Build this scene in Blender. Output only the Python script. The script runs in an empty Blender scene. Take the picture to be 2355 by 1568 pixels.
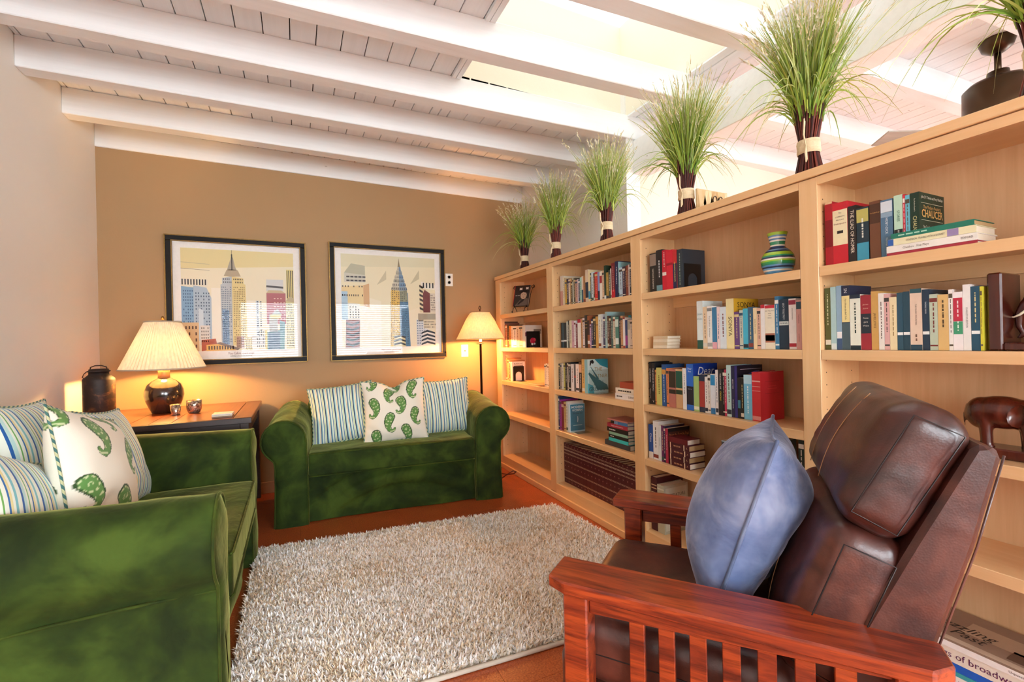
import bpy, bmesh, math, random
import numpy as np
from mathutils import Matrix, Vector, noise as mnoise
random.seed(7); rng = np.random.default_rng(7)
SC = bpy.context.scene
COL = SC.collection

# ---------------------------------------------------------------- camera
H = 1.15; FPX = 1043.36
def _cam_axes(yaw, rol):
    f = np.array([math.sin(yaw), math.cos(yaw), 0.0]); r = np.array([math.cos(yaw), -math.sin(yaw), 0.0]); u = np.cross(r, f)
    r2 = r*math.cos(rol) + u*math.sin(rol); u2 = np.cross(r2, f)
    return np.stack([r2, u2, f])
CM = _cam_axes(math.radians(25.518), math.radians(-1.287))
cam_d = bpy.data.cameras.new('camera'); cam = bpy.data.objects.new('camera', cam_d); COL.objects.link(cam)
cam_d.sensor_width = 36.0; cam_d.lens = 36.0*FPX/2355.0; cam_d.clip_start = 0.02; cam_d.clip_end = 100
mw = Matrix.Identity(4)
for i in range(3):
    mw[i][0] = CM[0][i]; mw[i][1] = CM[1][i]; mw[i][2] = -CM[2][i]
mw[2][3] = H
cam.matrix_world = mw
SC.camera = cam
# pixel (2355x1568 frame) -> world direction, and its meeting point with a plane
def ray(x, y): return CM.T @ np.array([(x-1177.5)/FPX, -(y-784)/FPX, 1.0])
def onz(x, y, z): d = ray(x, y); return d*((z-H)/d[2]) + np.array([0, 0, H])
def onx(x, y, X): d = ray(x, y); return d*(X/d[0]) + np.array([0, 0, H])
def ony(x, y, Y): d = ray(x, y); return d*(Y/d[1]) + np.array([0, 0, H])

# ---------------------------------------------------------------- world, daylight, exposure
W = bpy.data.worlds.new('sky'); SC.world = W; W.use_nodes = True
wn = W.node_tree.nodes; wl = W.node_tree.links; wn.clear()
wo = wn.new('ShaderNodeOutputWorld'); wb = wn.new('ShaderNodeBackground')
wb.inputs[0].default_value = (0.97, 0.97, 0.95, 1); wb.inputs[1].default_value = 1.15
wl.new(wb.outputs[0], wo.inputs[0])
def area(name, loc, rot, sx, sy, power, col):
    l = bpy.data.lights.new(name, 'AREA'); l.shape = 'RECTANGLE'; l.size = sx; l.size_y = sy; l.energy = power; l.color = col
    o = bpy.data.objects.new(name, l); COL.objects.link(o); o.location = loc; o.rotation_euler = rot
    return o
DAY = (0.83, 0.92, 1.0)
REAR = -3.2
# daylight standing outside the windows of the wall behind the camera and of the room next door
# (the lights are made tall to throw light up onto the ceiling, as sunlit ground would)
area('daylight_rear_a', (-0.50, REAR-0.9, 0.9), (math.radians(90), 0, 0), 2.2, 3.6, 400, DAY)
area('daylight_rear_b', (1.9, REAR-0.9, 0.9), (math.radians(90), 0, 0), 2.5, 3.6, 420, DAY)
area('daylight_rear_c', (4.7, REAR-0.9, 0.9), (math.radians(90), 0, 0), 2.6, 3.6, 150, DAY)
area('daylight_side_added', (7.3, -0.9, 0.9), (math.radians(90), 0, math.radians(90)), 4.0, 3.6, 480, DAY)  # added behind an unseen side window to brighten the left wall
SC.view_settings.view_transform = 'Standard'; SC.view_settings.look = 'None'
SC.view_settings.gamma = 1.0; SC.view_settings.use_curve_mapping = False
SC.view_settings.exposure = 1.12
try:
    SC.cycles.max_bounces = 10; SC.cycles.diffuse_bounces = 6; SC.cycles.glossy_bounces = 4; SC.cycles.transmission_bounces = 6
    SC.cycles.transparent_max_bounces = 16; SC.cycles.sample_clamp_indirect = 6.0; SC.cycles.caustics_reflective = False; SC.cycles.caustics_refractive = False
except Exception: pass

# ---------------------------------------------------------------- helpers
def lin(c):
    if isinstance(c, str):
        c = c.lstrip('#'); c = [int(c[i:i+2], 16)/255 for i in (0, 2, 4)]
        return tuple((v/12.92 if v <= .04045 else ((v+.055)/1.055)**2.4) for v in c)
    return tuple(c)
def wmat(o):
    m = o.matrix_basis.copy()
    p = o.parent; mpi = o.matrix_parent_inverse.copy()
    while p is not None:
        m = p.matrix_basis @ mpi @ m; mpi = p.matrix_parent_inverse.copy(); p = p.parent
    return m
def attach(o, parent, local=False):
    if parent is not None:
        o.parent = parent
        if not local: o.matrix_parent_inverse = wmat(parent).inverted()
def tag(o, label=None, cat=None, group=None, kind=None):
    if label: o['label'] = label
    if cat: o['category'] = cat
    if group: o['group'] = group
    if kind: o['kind'] = kind
    return o
def empty(name, loc, rz=0, label=None, cat=None, group=None):
    o = bpy.data.objects.new(name, None); COL.objects.link(o); o.location = loc; o.rotation_euler = (0, 0, rz); o.empty_display_size = .05
    o.matrix_basis = Matrix.Translation(Vector(loc)) @ Matrix.Rotation(rz, 4, 'Z')
    return tag(o, label, cat, group)
def link(name, me, mat, parent=None, local=False, smooth=False):
    o = bpy.data.objects.new(name, me); COL.objects.link(o)
    if mat is not None:
        me.materials.clear(); me.materials.append(mat)
    if smooth: me.polygons.foreach_set('use_smooth', [True]*len(me.polygons))
    attach(o, parent, local)
    return o
def mesh(name, V, F, mat, parent=None, local=False, smooth=False):
    me = bpy.data.meshes.new(name); me.from_pydata([tuple(map(float, v)) for v in V], [], F); me.update()
    return link(name, me, mat, parent, local, smooth)
BF = [(0, 3, 2, 1), (4, 5, 6, 7), (0, 1, 5, 4), (1, 2, 6, 5), (2, 3, 7, 6), (3, 0, 4, 7)]
def boxv(lo, hi):
    a, b, c = lo; d, e, f = hi
    return [(a, b, c), (d, b, c), (d, e, c), (a, e, c), (a, b, f), (d, b, f), (d, e, f), (a, e, f)]
def bev_mesh(name, V, F, r, seg=1):
    bm = bmesh.new(); vs = [bm.verts.new(v) for v in V]
    for f in F: bm.faces.new([vs[i] for i in f])
    bmesh.ops.recalc_face_normals(bm, faces=bm.faces)
    if r > 0: bmesh.ops.bevel(bm, geom=list(bm.edges), offset=r, segments=seg, profile=.5, affect='EDGES')
    me = bpy.data.meshes.new(name); bm.to_mesh(me); bm.free(); return me
def box(name, lo, hi, mat, parent=None, bev=0.0, seg=1, local=False, smooth=False):
    if bev <= 0: return mesh(name, boxv(lo, hi), BF, mat, parent, local)
    return link(name, bev_mesh(name, boxv(lo, hi), BF, bev, seg), mat, parent, local, smooth)
def hexa(name, V8, mat, parent=None, bev=0.0, local=False):
    return link(name, bev_mesh(name, V8, BF, bev), mat, parent, local)
class MB:
    """collects several shapes of ONE part"""
    def __init__(s): s.V = []; s.F = []
    def add(s, V, F):
        n = len(s.V); s.V += [tuple(v) for v in V]; s.F += [tuple(i+n for i in f) for f in F]; return s
    def box(s, lo, hi): return s.add(boxv(lo, hi), BF)
    def tube(s, pts, r, n=8, closed=False, cap=True):
        V, F = tube_vf(pts, r, n, closed, cap); return s.add(V, F)
    def build(s, name, mat, parent=None, local=False, smooth=False): return mesh(name, s.V, s.F, mat, parent, local, smooth)
def tube_vf(pts, r, n=8, closed=False, cap=True):
    P = [Vector(p) for p in pts]; m = len(P); rs = r if hasattr(r, '__len__') else [r]*m
    V = []; F = []; prev = None
    for i in range(m):
        if closed: t = P[(i+1) % m]-P[i-1]
        else: t = P[min(i+1, m-1)]-P[max(i-1, 0)]
        if t.length < 1e-9: t = Vector((0, 0, 1))
        t.normalize()
        if prev is None: a = t.orthogonal().normalized()
        else:
            a = prev - t*prev.dot(t)
            a = a.normalized() if a.length > 1e-6 else t.orthogonal().normalized()
        prev = a; b = t.cross(a)
        for k in range(n):
            th = 2*math.pi*k/n; V.append(P[i] + (a*math.cos(th)+b*math.sin(th))*rs[i])
    rows = m if closed else m-1
    for i in range(rows):
        j = (i+1) % m
        for k in range(n):
            F.append((i*n+k, i*n+(k+1) % n, j*n+(k+1) % n, j*n+k))
    if cap and not closed:
        F.append(tuple(range(n))[::-1]); F.append(tuple((m-1)*n+k for k in range(n)))
    return V, F
def tube(name, pts, r, mat, parent=None, n=8, closed=False, local=False):
    V, F = tube_vf(pts, r, n, closed); return mesh(name, V, F, mat, parent, local, True)
def lathe_vf(prof, n=32, c=(0, 0, 0)):
    V = []; F = []; m = len(prof)
    for (r, z) in prof:
        for k in range(n):
            th = 2*math.pi*k/n; V.append((c[0]+r*math.cos(th), c[1]+r*math.sin(th), c[2]+z))
    for i in range(m-1):
        for k in range(n):
            F.append((i*n+k, i*n+(k+1) % n, (i+1)*n+(k+1) % n, (i+1)*n+k))
    return V, F
def lathe(name, prof, mat, parent=None, c=(0, 0, 0), n=32, local=False, caps=True):
    V, F = lathe_vf(prof, n, c)
    if caps:
        F.append(tuple(range(n))[::-1]); m = len(prof); F.append(tuple((m-1)*n+k for k in range(n)))
    return mesh(name, V, F, mat, parent, local, True)
def prism(name, poly, axis, a, b, mat, parent=None, bev=0.0, local=False):
    """polygon (list of 2-tuples) extruded along axis from a to b"""
    n = len(poly)
    def p3(q, t): return {'x': (t, q[0], q[1]), 'y': (q[0], t, q[1]), 'z': (q[0], q[1], t)}[axis]
    V = [p3(q, a) for q in poly]+[p3(q, b) for q in poly]
    F = [tuple(range(n)), tuple(range(2*n-1, n-1, -1))]+[(i, (i+1) % n, n+(i+1) % n, n+i) for i in range(n)]
    return link(name, bev_mesh(name, V, F, bev), mat, parent, local)
def grid_faces(nu, nv):
    i = np.arange(nu-1)[:, None]; j = np.arange(nv-1)[None, :]
    a = (i*nv+j).ravel(); return np.stack([a, a+1, a+nv+1, a+nv], 1)
def np_mesh(name, V, F, mat, parent=None, local=False, smooth=True, cols=None):
    me = bpy.data.meshes.new(name); V = np.asarray(V, np.float32); F = np.asarray(F, np.int32); k = F.shape[1]
    me.vertices.add(len(V)); me.vertices.foreach_set('co', V.ravel())
    me.loops.add(F.size); me.loops.foreach_set('vertex_index', F.ravel())
    me.polygons.add(len(F)); me.polygons.foreach_set('loop_start', np.arange(0, F.size, k, dtype=np.int32))
    me.update(calc_edges=True); me.validate()
    if cols is not None:
        ca = me.color_attributes.new('Col', 'FLOAT_COLOR', 'POINT')
        c4 = np.ones((len(V), 4), np.float32); c4[:, :3] = cols; ca.data.foreach_set('color', c4.ravel())
    return link(name, me, mat, parent, local, smooth)
def face_col_mesh(name, V, F, C, mat, parent=None, local=False):
    """flat print: polygons with one colour each"""
    me = bpy.data.meshes.new(name); me.from_pydata([tuple(map(float, v)) for v in V], [], F); me.update()
    ca = me.color_attributes.new('Col', 'FLOAT_COLOR', 'CORNER'); k = 0
    arr = np.ones((len(me.loops), 4), np.float32)
    for p, c in zip(me.polygons, C):
        for li in p.loop_indices: arr[li, :3] = c
    ca.data.foreach_set('color', arr.ravel())
    return link(name, me, mat, parent, local)
def text_mesh(body, size, align='CENTER', width=None, bold=0.0, shear=0.0):
    cu = bpy.data.curves.new('txt', 'FONT'); cu.body = body; cu.size = size; cu.align_x = align; cu.align_y = 'CENTER'
    cu.resolution_u = 2; cu.offset = bold; cu.shear = shear; cu.space_line = .85
    ob = bpy.data.objects.new('txt', cu); me = bpy.data.meshes.new_from_object(ob)
    bpy.data.objects.remove(ob); bpy.data.curves.remove(cu)
    co = np.empty(len(me.vertices)*3, np.float32); me.vertices.foreach_get('co', co); co = co.reshape(-1, 3)
    if width is not None and len(co):
        w = co[:, 0].max()-co[:, 0].min()
        if w > width:
            co[:, 0] *= width/w; me.vertices.foreach_set('co', co.ravel())
    return me
def text(name, body, size, mat, parent, origin, xdir, ydir, width=None, bold=0.0, align='CENTER', shear=0.0, local=False):
    me = text_mesh(body, size, align, width, bold, shear)
    o = bpy.data.objects.new(name, me); COL.objects.link(o); me.materials.append(mat)
    x = Vector(xdir).normalized(); y = Vector(ydir).normalized(); z = x.cross(y)
    m = Matrix.Identity(4)
    for i in range(3): m[i][0] = x[i]; m[i][1] = y[i]; m[i][2] = z[i]; m[i][3] = origin[i]
    if parent is not None:
        o.parent = parent
        m = m if local else wmat(parent).inverted() @ m
    o.matrix_basis = m
    return o

# ---------------------------------------------------------------- materials
MATS = {}
def new_mat(name):
    m = bpy.data.materials.new(name); m.use_nodes = True; nt = m.node_tree; b = nt.nodes['Principled BSDF']; MATS[name] = m
    return m, nt.nodes, nt.links, b
def tex(n, l, scale=(1, 1, 1), kind='Object', rot=(0, 0, 0)):
    tc = n.new('ShaderNodeTexCoord'); mp = n.new('ShaderNodeMapping'); mp.inputs['Scale'].default_value = scale; mp.inputs['Rotation'].default_value = rot
    l.new(tc.outputs[kind], mp.inputs[0]); return mp.outputs[0]
def ramp(n, l, fac, stops, interp='LINEAR'):
    r = n.new('ShaderNodeValToRGB'); r.color_ramp.interpolation = interp; e = r.color_ramp.elements
    while len(e) > 1: e.remove(e[-1])
    e[0].position = stops[0][0]; e[0].color = (*lin(stops[0][1]), 1)
    for p, c in stops[1:]:
        q = e.new(p); q.color = (*lin(c), 1)
    l.new(fac, r.inputs[0]); return r.outputs[0]
def nz(n, l, vec, scale, detail=3, rough=.55, dist=0.0):
    t = n.new('ShaderNodeTexNoise'); t.inputs['Scale'].default_value = scale; t.inputs['Detail'].default_value = detail; t.inputs['Roughness'].default_value = rough; t.inputs['Distortion'].default_value = dist
    l.new(vec, t.inputs['Vector']); return t.outputs['Fac']
def bump(n, l, b, fac, strength=.2, dist=.01):
    k = n.new('ShaderNodeBump'); k.inputs['Strength'].default_value = strength; k.inputs['Distance'].default_value = dist
    l.new(fac, k.inputs['Height']); l.new(k.outputs[0], b.inputs['Normal'])
def plain(name, col, rough=.5, metal=0, spec=.5, var=.06, vscale=30, bmp=0.0, sheen=0.0, coat=0.0):
    m, n, l, b = new_mat(name); c = lin(col)
    f = nz(n, l, tex(n, l), vscale, 3)
    lo = tuple(v*(1-var) for v in c); hi = tuple(min(1, v*(1+var)) for v in c)
    mx = n.new('ShaderNodeMix'); mx.data_type = 'RGBA'; mx.inputs['A'].default_value = (*lo, 1); mx.inputs['B'].default_value = (*hi, 1)
    l.new(f, mx.inputs['Factor']); l.new(mx.outputs['Result'], b.inputs['Base Color'])
    b.inputs['Roughness'].default_value = rough; b.inputs['Metallic'].default_value = metal; b.inputs['Specular IOR Level'].default_value = spec
    b.inputs['Sheen Weight'].default_value = sheen; b.inputs['Coat Weight'].default_value = coat
    if bmp: bump(n, l, b, f, bmp)
    return m
def wood(name, c1, c2, c3, axis='z', rough=.4, scale=1.0, coat=0.0, contrast=1.0, per=True):
    """long-grained wood; grain runs along the given object axis"""
    m, n, l, b = new_mat(name)
    s = {'x': (1.2, 22, 22), 'y': (22, 1.2, 22), 'z': (22, 22, 1.2)}[axis]
    v = tex(n, l, tuple(k*scale for k in s))
    if per:
        oi = n.new('ShaderNodeObjectInfo'); ad = n.new('ShaderNodeVectorMath'); ad.operation = 'ADD'; mu = n.new('ShaderNodeMath'); mu.operation = 'MULTIPLY'; mu.inputs[1].default_value = 37.0
        l.new(oi.outputs['Random'], mu.inputs[0]); l.new(v, ad.inputs[0]); l.new(mu.outputs[0], ad.inputs[1]); v = ad.outputs[0]
    f1 = nz(n, l, v, 1.0, 5, .6, .6)
    f2 = nz(n, l, v, 4.5, 3, .6, .2)
    ma = n.new('ShaderNodeMath'); ma.operation = 'MULTIPLY_ADD'; ma.inputs[1].default_value = .35; l.new(f2, ma.inputs[0])
    mb = n.new('ShaderNodeMath'); mb.operation = 'MULTIPLY'; mb.inputs[1].default_value = .65; l.new(f1, mb.inputs[0]); l.new(mb.outputs[0], ma.inputs[2])
    d = .22/contrast
    col = ramp(n, l, ma.outputs[0], [(max(0, .5-d), c1), (.5, c2), (min(1, .5+d), c3)])
    l.new(col, b.inputs['Base Color']); b.inputs['Roughness'].default_value = rough; b.inputs['Coat Weight'].default_value = coat; b.inputs['Coat Roughness'].default_value = .15
    bump(n, l, b, ma.outputs[0], .08, .004)
    return m
def emis(name, col, strength):
    m, n, l, b = new_mat(name); b.inputs['Base Color'].default_value = (*lin(col), 1); b.inputs['Emission Color'].default_value = (*lin(col), 1); b.inputs['Emission Strength'].default_value = strength
    return m
def vcol(name, rough=.6, sheen=0.0, bmp=0.0, bscale=300, coat=0.0):
    m, n, l, b = new_mat(name); a = n.new('ShaderNodeVertexColor'); a.layer_name = 'Col'
    l.new(a.outputs[0], b.inputs['Base Color']); b.inputs['Roughness'].default_value = rough; b.inputs['Sheen Weight'].default_value = sheen; b.inputs['Coat Weight'].default_value = coat
    if bmp: bump(n, l, b, nz(n, l, tex(n, l), bscale, 2), bmp, .003)
    return m
def pane_mat(name, tint=(1, 1, 1), refl=.06, rough=0.02):
    m = bpy.data.materials.new(name); m.use_nodes = True; n = m.node_tree.nodes; l = m.node_tree.links; n.clear(); MATS[name] = m
    o = n.new('ShaderNodeOutputMaterial'); mx = n.new('ShaderNodeMixShader'); t = n.new('ShaderNodeBsdfTransparent'); g = n.new('ShaderNodeBsdfGlossy')
    t.inputs[0].default_value = (*tint, 1); g.inputs['Roughness'].default_value = rough
    lw = n.new('ShaderNodeLayerWeight'); lw.inputs[0].default_value = .5; pw = n.new('ShaderNodeMath'); pw.operation = 'POWER'; pw.inputs[1].default_value = 5.0
    ma = n.new('ShaderNodeMath'); ma.operation = 'MULTIPLY_ADD'; ma.inputs[1].default_value = 1-refl; ma.inputs[2].default_value = refl
    ge = n.new('ShaderNodeNewGeometry'); inv = n.new('ShaderNodeMath'); inv.operation = 'SUBTRACT'; inv.inputs[0].default_value = 1.0; mu = n.new('ShaderNodeMath'); mu.operation = 'MULTIPLY'; mu.use_clamp = True
    l.new(lw.outputs['Facing'], pw.inputs[0]); l.new(pw.outputs[0], ma.inputs[0]); l.new(ge.outputs['Backfacing'], inv.inputs[1]); l.new(ma.outputs[0], mu.inputs[0]); l.new(inv.outputs[0], mu.inputs[1])
    l.new(mu.outputs[0], mx.inputs[0]); l.new(t.outputs[0], mx.inputs[1]); l.new(g.outputs[0], mx.inputs[2]); l.new(mx.outputs[0], o.inputs[0])
    return m
CACHE = {}
def cmat(col, rough=.55, kind='paper'):
    k = (col, rough, kind)
    if k not in CACHE:
        CACHE[k] = plain('%s_%s' % (kind, col.lstrip('#')), col, rough, var=.07, vscale=60)
    return CACHE[k]

def painted_wood(name, c_hi, c_lo, streak=(1.5, 40, 40)):
    m, n, l, b = new_mat(name)
    v = tex(n, l, streak); f = nz(n, l, v, 1.0, 4, .6)
    k = n.new('ShaderNodeTexVoronoi'); k.inputs['Scale'].default_value = 1.0; l.new(tex(n, l, (2.2, 5, 5)), k.inputs['Vector'])
    knot = ramp(n, l, k.outputs['Distance'], [(0.0, '#5a544c'), (.022, '#8a847a'), (.035, '#ffffff')])
    col = ramp(n, l, f, [(.25, c_lo), (.6, c_hi)])
    mx = n.new('ShaderNodeMix'); mx.data_type = 'RGBA'; mx.blend_type = 'MULTIPLY'; mx.inputs['Factor'].default_value = .55
    l.new(col, mx.inputs['A']); l.new(knot, mx.inputs['B']); l.new(mx.outputs['Result'], b.inputs['Base Color'])
    b.inputs['Roughness'].default_value = .55; bump(n, l, b, f, .25, .004)
    return m
def plaster(name, col, var=.03, bmp=.12):
    m, n, l, b = new_mat(name); c = lin(col)
    f = nz(n, l, tex(n, l), 90, 4); f2 = nz(n, l, tex(n, l), 1.3, 2)
    mx = n.new('ShaderNodeMix'); mx.data_type = 'RGBA'; mx.inputs['A'].default_value = (*[v*(1-var) for v in c], 1); mx.inputs['B'].default_value = (*[min(1, v*(1+var)) for v in c], 1)
    l.new(f2, mx.inputs['Factor']); l.new(mx.outputs['Result'], b.inputs['Base Color']); b.inputs['Roughness'].default_value = .75
    bump(n, l, b, f, bmp, .004); return m

M_beam = painted_wood('painted_beam', '#f5f8f9', '#eff2f3')
M_board = painted_wood('painted_board', '#f4f8fa', '#eef2f4', (40, 1.5, 40))
M_wall_l = plaster('plaster_cream', '#f0eae0'); M_wall_b = plaster('paint_tan', '#ad8c64', .04)
M_wall_w = plaster('plaster_white', '#eeeeec'); M_well = plaster('paint_skylight_well', '#f3eedd'); M_wall_o = plaster('plaster_warm_white', '#e9e0cf')
M_maple = {a: wood('maple_'+a, '#dcae78', '#e6bc88', '#eec99a', a, .38, .9, .15, .7) for a in 'xyz'}
M_mapleback = wood('maple_back_panel', '#cda276', '#d8ae82', '#e0b98e', 'z', .45, .9, .05)
M_seam = plain('dark_seam', '#1c1410', .8)
def cork():
    m, n, l, b = new_mat('cork_floor'); v = tex(n, l)
    f = nz(n, l, v, 160, 4, .7); f2 = nz(n, l, v, 5, 3)
    c1 = ramp(n, l, f, [(.3, '#7c3418'), (.5, '#b65426'), (.7, '#d07840')])
    c2 = ramp(n, l, f2, [(.3, '#c8b4a8'), (.7, '#ffffff')])
    mx = n.new('ShaderNodeMix'); mx.data_type = 'RGBA'; mx.blend_type = 'MULTIPLY'; mx.inputs['Factor'].default_value = .5
    l.new(c1, mx.inputs['A']); l.new(c2, mx.inputs['B']); l.new(mx.outputs['Result'], b.inputs['Base Color'])
    b.inputs['Roughness'].default_value = .38; b.inputs['Coat Weight'].default_value = .25; b.inputs['Coat Roughness'].default_value = .2
    bump(n, l, b, f, .08, .002); return m
M_cork = cork()
M_pane = pane_mat('window_glass', (.97, .98, .98), .06)
M_white_gloss = plain('white_enamel', '#f2f0ea', .35)

# ---------------------------------------------------------------- the room
YB = 4.05; XL = -1.22; XP = 2.08; XR = 6.4
zc = lambda X: 2.7035 - .0099*X
floor = box('floor', (XL-.1, REAR-.1, -.12), (XR+.1, YB+.1, -.006), M_seam); tag(floor, 'orange-brown cork tile floor with faint seams', kind='structure')
T = .305
big = MB()
tile_me = None
for i in range(-5, 22):
    for j in range(-11, 14):
        x0 = i*T+.31; y0 = j*T+.14
        x1 = min(x0+T, XR); y1 = min(y0+T, YB); xa = max(x0, XL); ya = max(y0, REAR)
        if x1 <= xa or y1 <= ya: continue
        whole = (x1-xa > T-1e-4 and y1-ya > T-1e-4)
        inview = x0 < 2.3 and y0 > .3
        if not inview: big.box((xa+.0003, ya+.0003, -.006), (x1-.0003, y1-.0003, 0)); continue
        if whole:
            if tile_me is None: tile_me = bev_mesh('floor_tile', boxv((.0003, .0003, -.006), (T-.0003, T-.0003, 0)), BF, .0004); tile_me.materials.append(M_cork)
            o = bpy.data.objects.new('floor_tile', tile_me); COL.objects.link(o); o.location = (x0, y0, 0); o.parent = floor
        else: box('floor_tile', (xa+.0003, ya+.0003, -.006), (x1-.0003, y1-.0003, 0), M_cork, floor)
tag(big.build('floor_tile_field', M_cork, floor), kind='stuff')

ZT = 2.95
tag(box('wall_back', (XL-.1, YB, 0), (XP+.12, YB+.1, ZT), M_wall_b), 'tan painted wall behind the two framed posters', kind='structure')
tag(box('wall_left', (XL-.1, REAR, 0), (XL, YB, ZT), M_wall_l), 'cream plaster wall beside the lamp table', kind='structure')
tag(box('wall_partition', (XP, 2.47, 0), (XP+.12, YB, ZT), M_wall_w), 'white wall standing behind the far end of the bookcase', kind='structure')
tag(box('wall_far', (XP+.12, 2.47, 0), (XR, 2.57, ZT), M_wall_o), 'warm white wall of the room beyond the bookcase', kind='structure')
for nm, a, b in (('baseboard_back', (XL, YB-.014, 0), (XP, YB, .09)), ('baseboard_left', (XL, REAR, 0), (XL+.014, YB-.014, .09))):
    tag(box(nm, a, b, plain('paint_'+nm, '#b98c62' if 'back' in nm else '#e8dfd0', .5), None, .003), 'low painted baseboard', kind='structure')
# wall behind the camera, with two windows with white slat blinds, and side wall of the next room with one unseen, added for its light
def wall_with_windows(name, axis, pos, thick, a0, a1, wins, mat, label):
    """axis 'y': wall in the plane y=pos spanning x a0..a1; wins = [(lo, hi, z0, z1)]"""
    mb = MB()
    def put(u0, u1, z0, z1):
        if u1-u0 < 1e-4 or z1-z0 < 1e-4: return
        if axis == 'y': mb.box((u0, pos-thick, z0), (u1, pos, z1))
        else: mb.box((pos, u0, z0), (pos+thick, u1, z1))
    u = a0
    for (lo, hi, z0, z1) in wins:
        put(u, lo, 0, ZT); put(lo, hi, 0, z0); put(lo, hi, z1, ZT); u = hi
    put(u, a1, 0, ZT)
    o = mb.build(name, mat); return tag(o, label, kind='structure')
RW = [(-1.1, .1, .5, 2.15), (.8, 3.0, .5, 2.15), (3.8, 5.6, .5, 2.15)]
wall_with_windows('wall_rear', 'y', REAR, .12, XL-.1, XR+.1, RW, M_wall_w, 'white wall with windows facing the bookroom')
wall_with_windows('wall_right', 'x', XR, .12, REAR, 2.57, [(-2.4, .6, .1, 2.1)], M_wall_w, 'white side wall of the next room')
nwin = 0
def window(axis, pos, lo, hi, z0, z1):
    global nwin
    nwin += 1
    def bx(nm, u0, u1, d0, d1, za, zb, mat, par):
        if axis == 'y': return box(nm, (u0, pos+d0, za), (u1, pos+d1, zb), mat, par)
        return box(nm, (pos-d1, u0, za), (pos-d0, u1, zb), mat, par)
    f = .05
    e = empty('window_%d' % nwin, (((lo+hi)/2, pos, z0) if axis == 'y' else (pos, (lo+hi)/2, z0))); tag(e, 'white framed window with slat blind', kind='structure')
    bx('frame_rail', lo, hi, -.08, -.03, z0, z0+f, M_white_gloss, e); bx('frame_rail', lo, hi, -.08, -.03, z1-f, z1, M_white_gloss, e)
    bx('frame_stile', lo, lo+f, -.08, -.03, z0+f, z1-f, M_white_gloss, e); bx('frame_stile', hi-f, hi, -.08, -.03, z0+f, z1-f, M_white_gloss, e)
    bx('window_pane', lo+f, hi-f, -.058, -.054, z0+f, z1-f, M_pane, e)
    bx('blind_headrail', lo+.02, hi-.02, -.025, .02, z1-.05, z1-.01, M_white_gloss, e)
    k = int((z1-z0-.08)/.05)
    for i in range(k):
        o = bx('blind_slat', lo+.03, hi-.03, -.022, .018, z1-.09-i*.05, z1-.087-i*.05, M_white_gloss, e)
        for v_ in o.data.vertices:
            q_ = (v_.co.y-pos) if axis == 'y' else (pos-v_.co.x)
            v_.co.z -= q_*.45
for (lo, hi, z0, z1) in RW: window('y', REAR, lo, hi, z0, z1)
window('x', XR, -2.4, .6, .1, 2.1)

# ceiling: boards run in depth, beams across, skylight well between beams
ceil = empty('ceiling', (0, 0, 2.7)); tag(ceil, 'white painted timber ceiling with exposed beams', kind='structure')
SX0, SX1, SY0, SY1 = .904, 2.087, .55, 2.515
PITCH = .12; g = .0022
def board(x0, x1, y0, y1):
    V = boxv((x0+g, y0, 0), (x1-g, y1, 0))
    V = [(x, y, zc(x)+(0 if k < 4 else .02)) for k, (x, y, z) in enumerate(V)]
    return link('ceiling_board', bev_mesh('ceiling_board', V, BF, .003), M_board, ceil)
x = .846-PITCH*int((.846-XL)/PITCH)-PITCH
while x < XR:
    a, b = max(x, XL), min(x+PITCH, XR)
    if b-a > .01:
        if b <= SX0+.001 or a >= SX1-.001: board(a, b, REAR, YB)
        else:
            if a < SX0: board(a, SX0, REAR, YB)
            if b > SX1: board(SX1, b, REAR, YB)
            aa, bb = max(a, SX0), min(b, SX1); board(aa, bb, REAR, SY0); board(aa, bb, SY1, YB)
    x += PITCH
deck = MB()
for (a, b, c, d) in ((XL, SX0-.03, REAR, YB), (SX1+.03, XR, REAR, YB), (SX0-.03, SX1+.03, REAR, SY0-.03), (SX0-.03, SX1+.03, SY1+.03, YB)):
    V = boxv((a, c, 0), (b, d, 0)); deck.add([(p[0], p[1], zc(p[0])+(.021 if k < 4 else .09)) for k, p in enumerate(V)], BF)
deck.build('roof_deck', M_seam, ceil)
def beam(name, y0, slope, x0=XL, x1=XR, w=.095, dep=.157):
    V = []
    for zt in (0, 1):
        for (xx, dy) in ((x0, 0), (x1, 0), (x1, w), (x0, w)):
            V.append((xx, y0+slope*xx+dy, zc(xx)-(0 if zt else dep)))
    return hexa(name, V, M_beam, ceil, .004)
for y0, s in ((3.53, -.018), (3.012, -.033), ): beam('ceiling_beam', y0, s, XL, XP+.02)
for y0, s in ((2.545, -.044), (2.05, -.06), (1.545, -.073), (1.03, -.08), (.5, -.08), (-.1, -.08), (-.8, -.05), (-1.5, -.03), (-2.2, 0)): beam('ceiling_beam', y0, s)
beam('ledger_beam', YB-.012, 0, XL, XP, .05, .16)
hexa('girder', boxv((2.144, REAR, 2.29), (2.274, 2.47, 2.522)), M_beam, ceil, .004)
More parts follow.
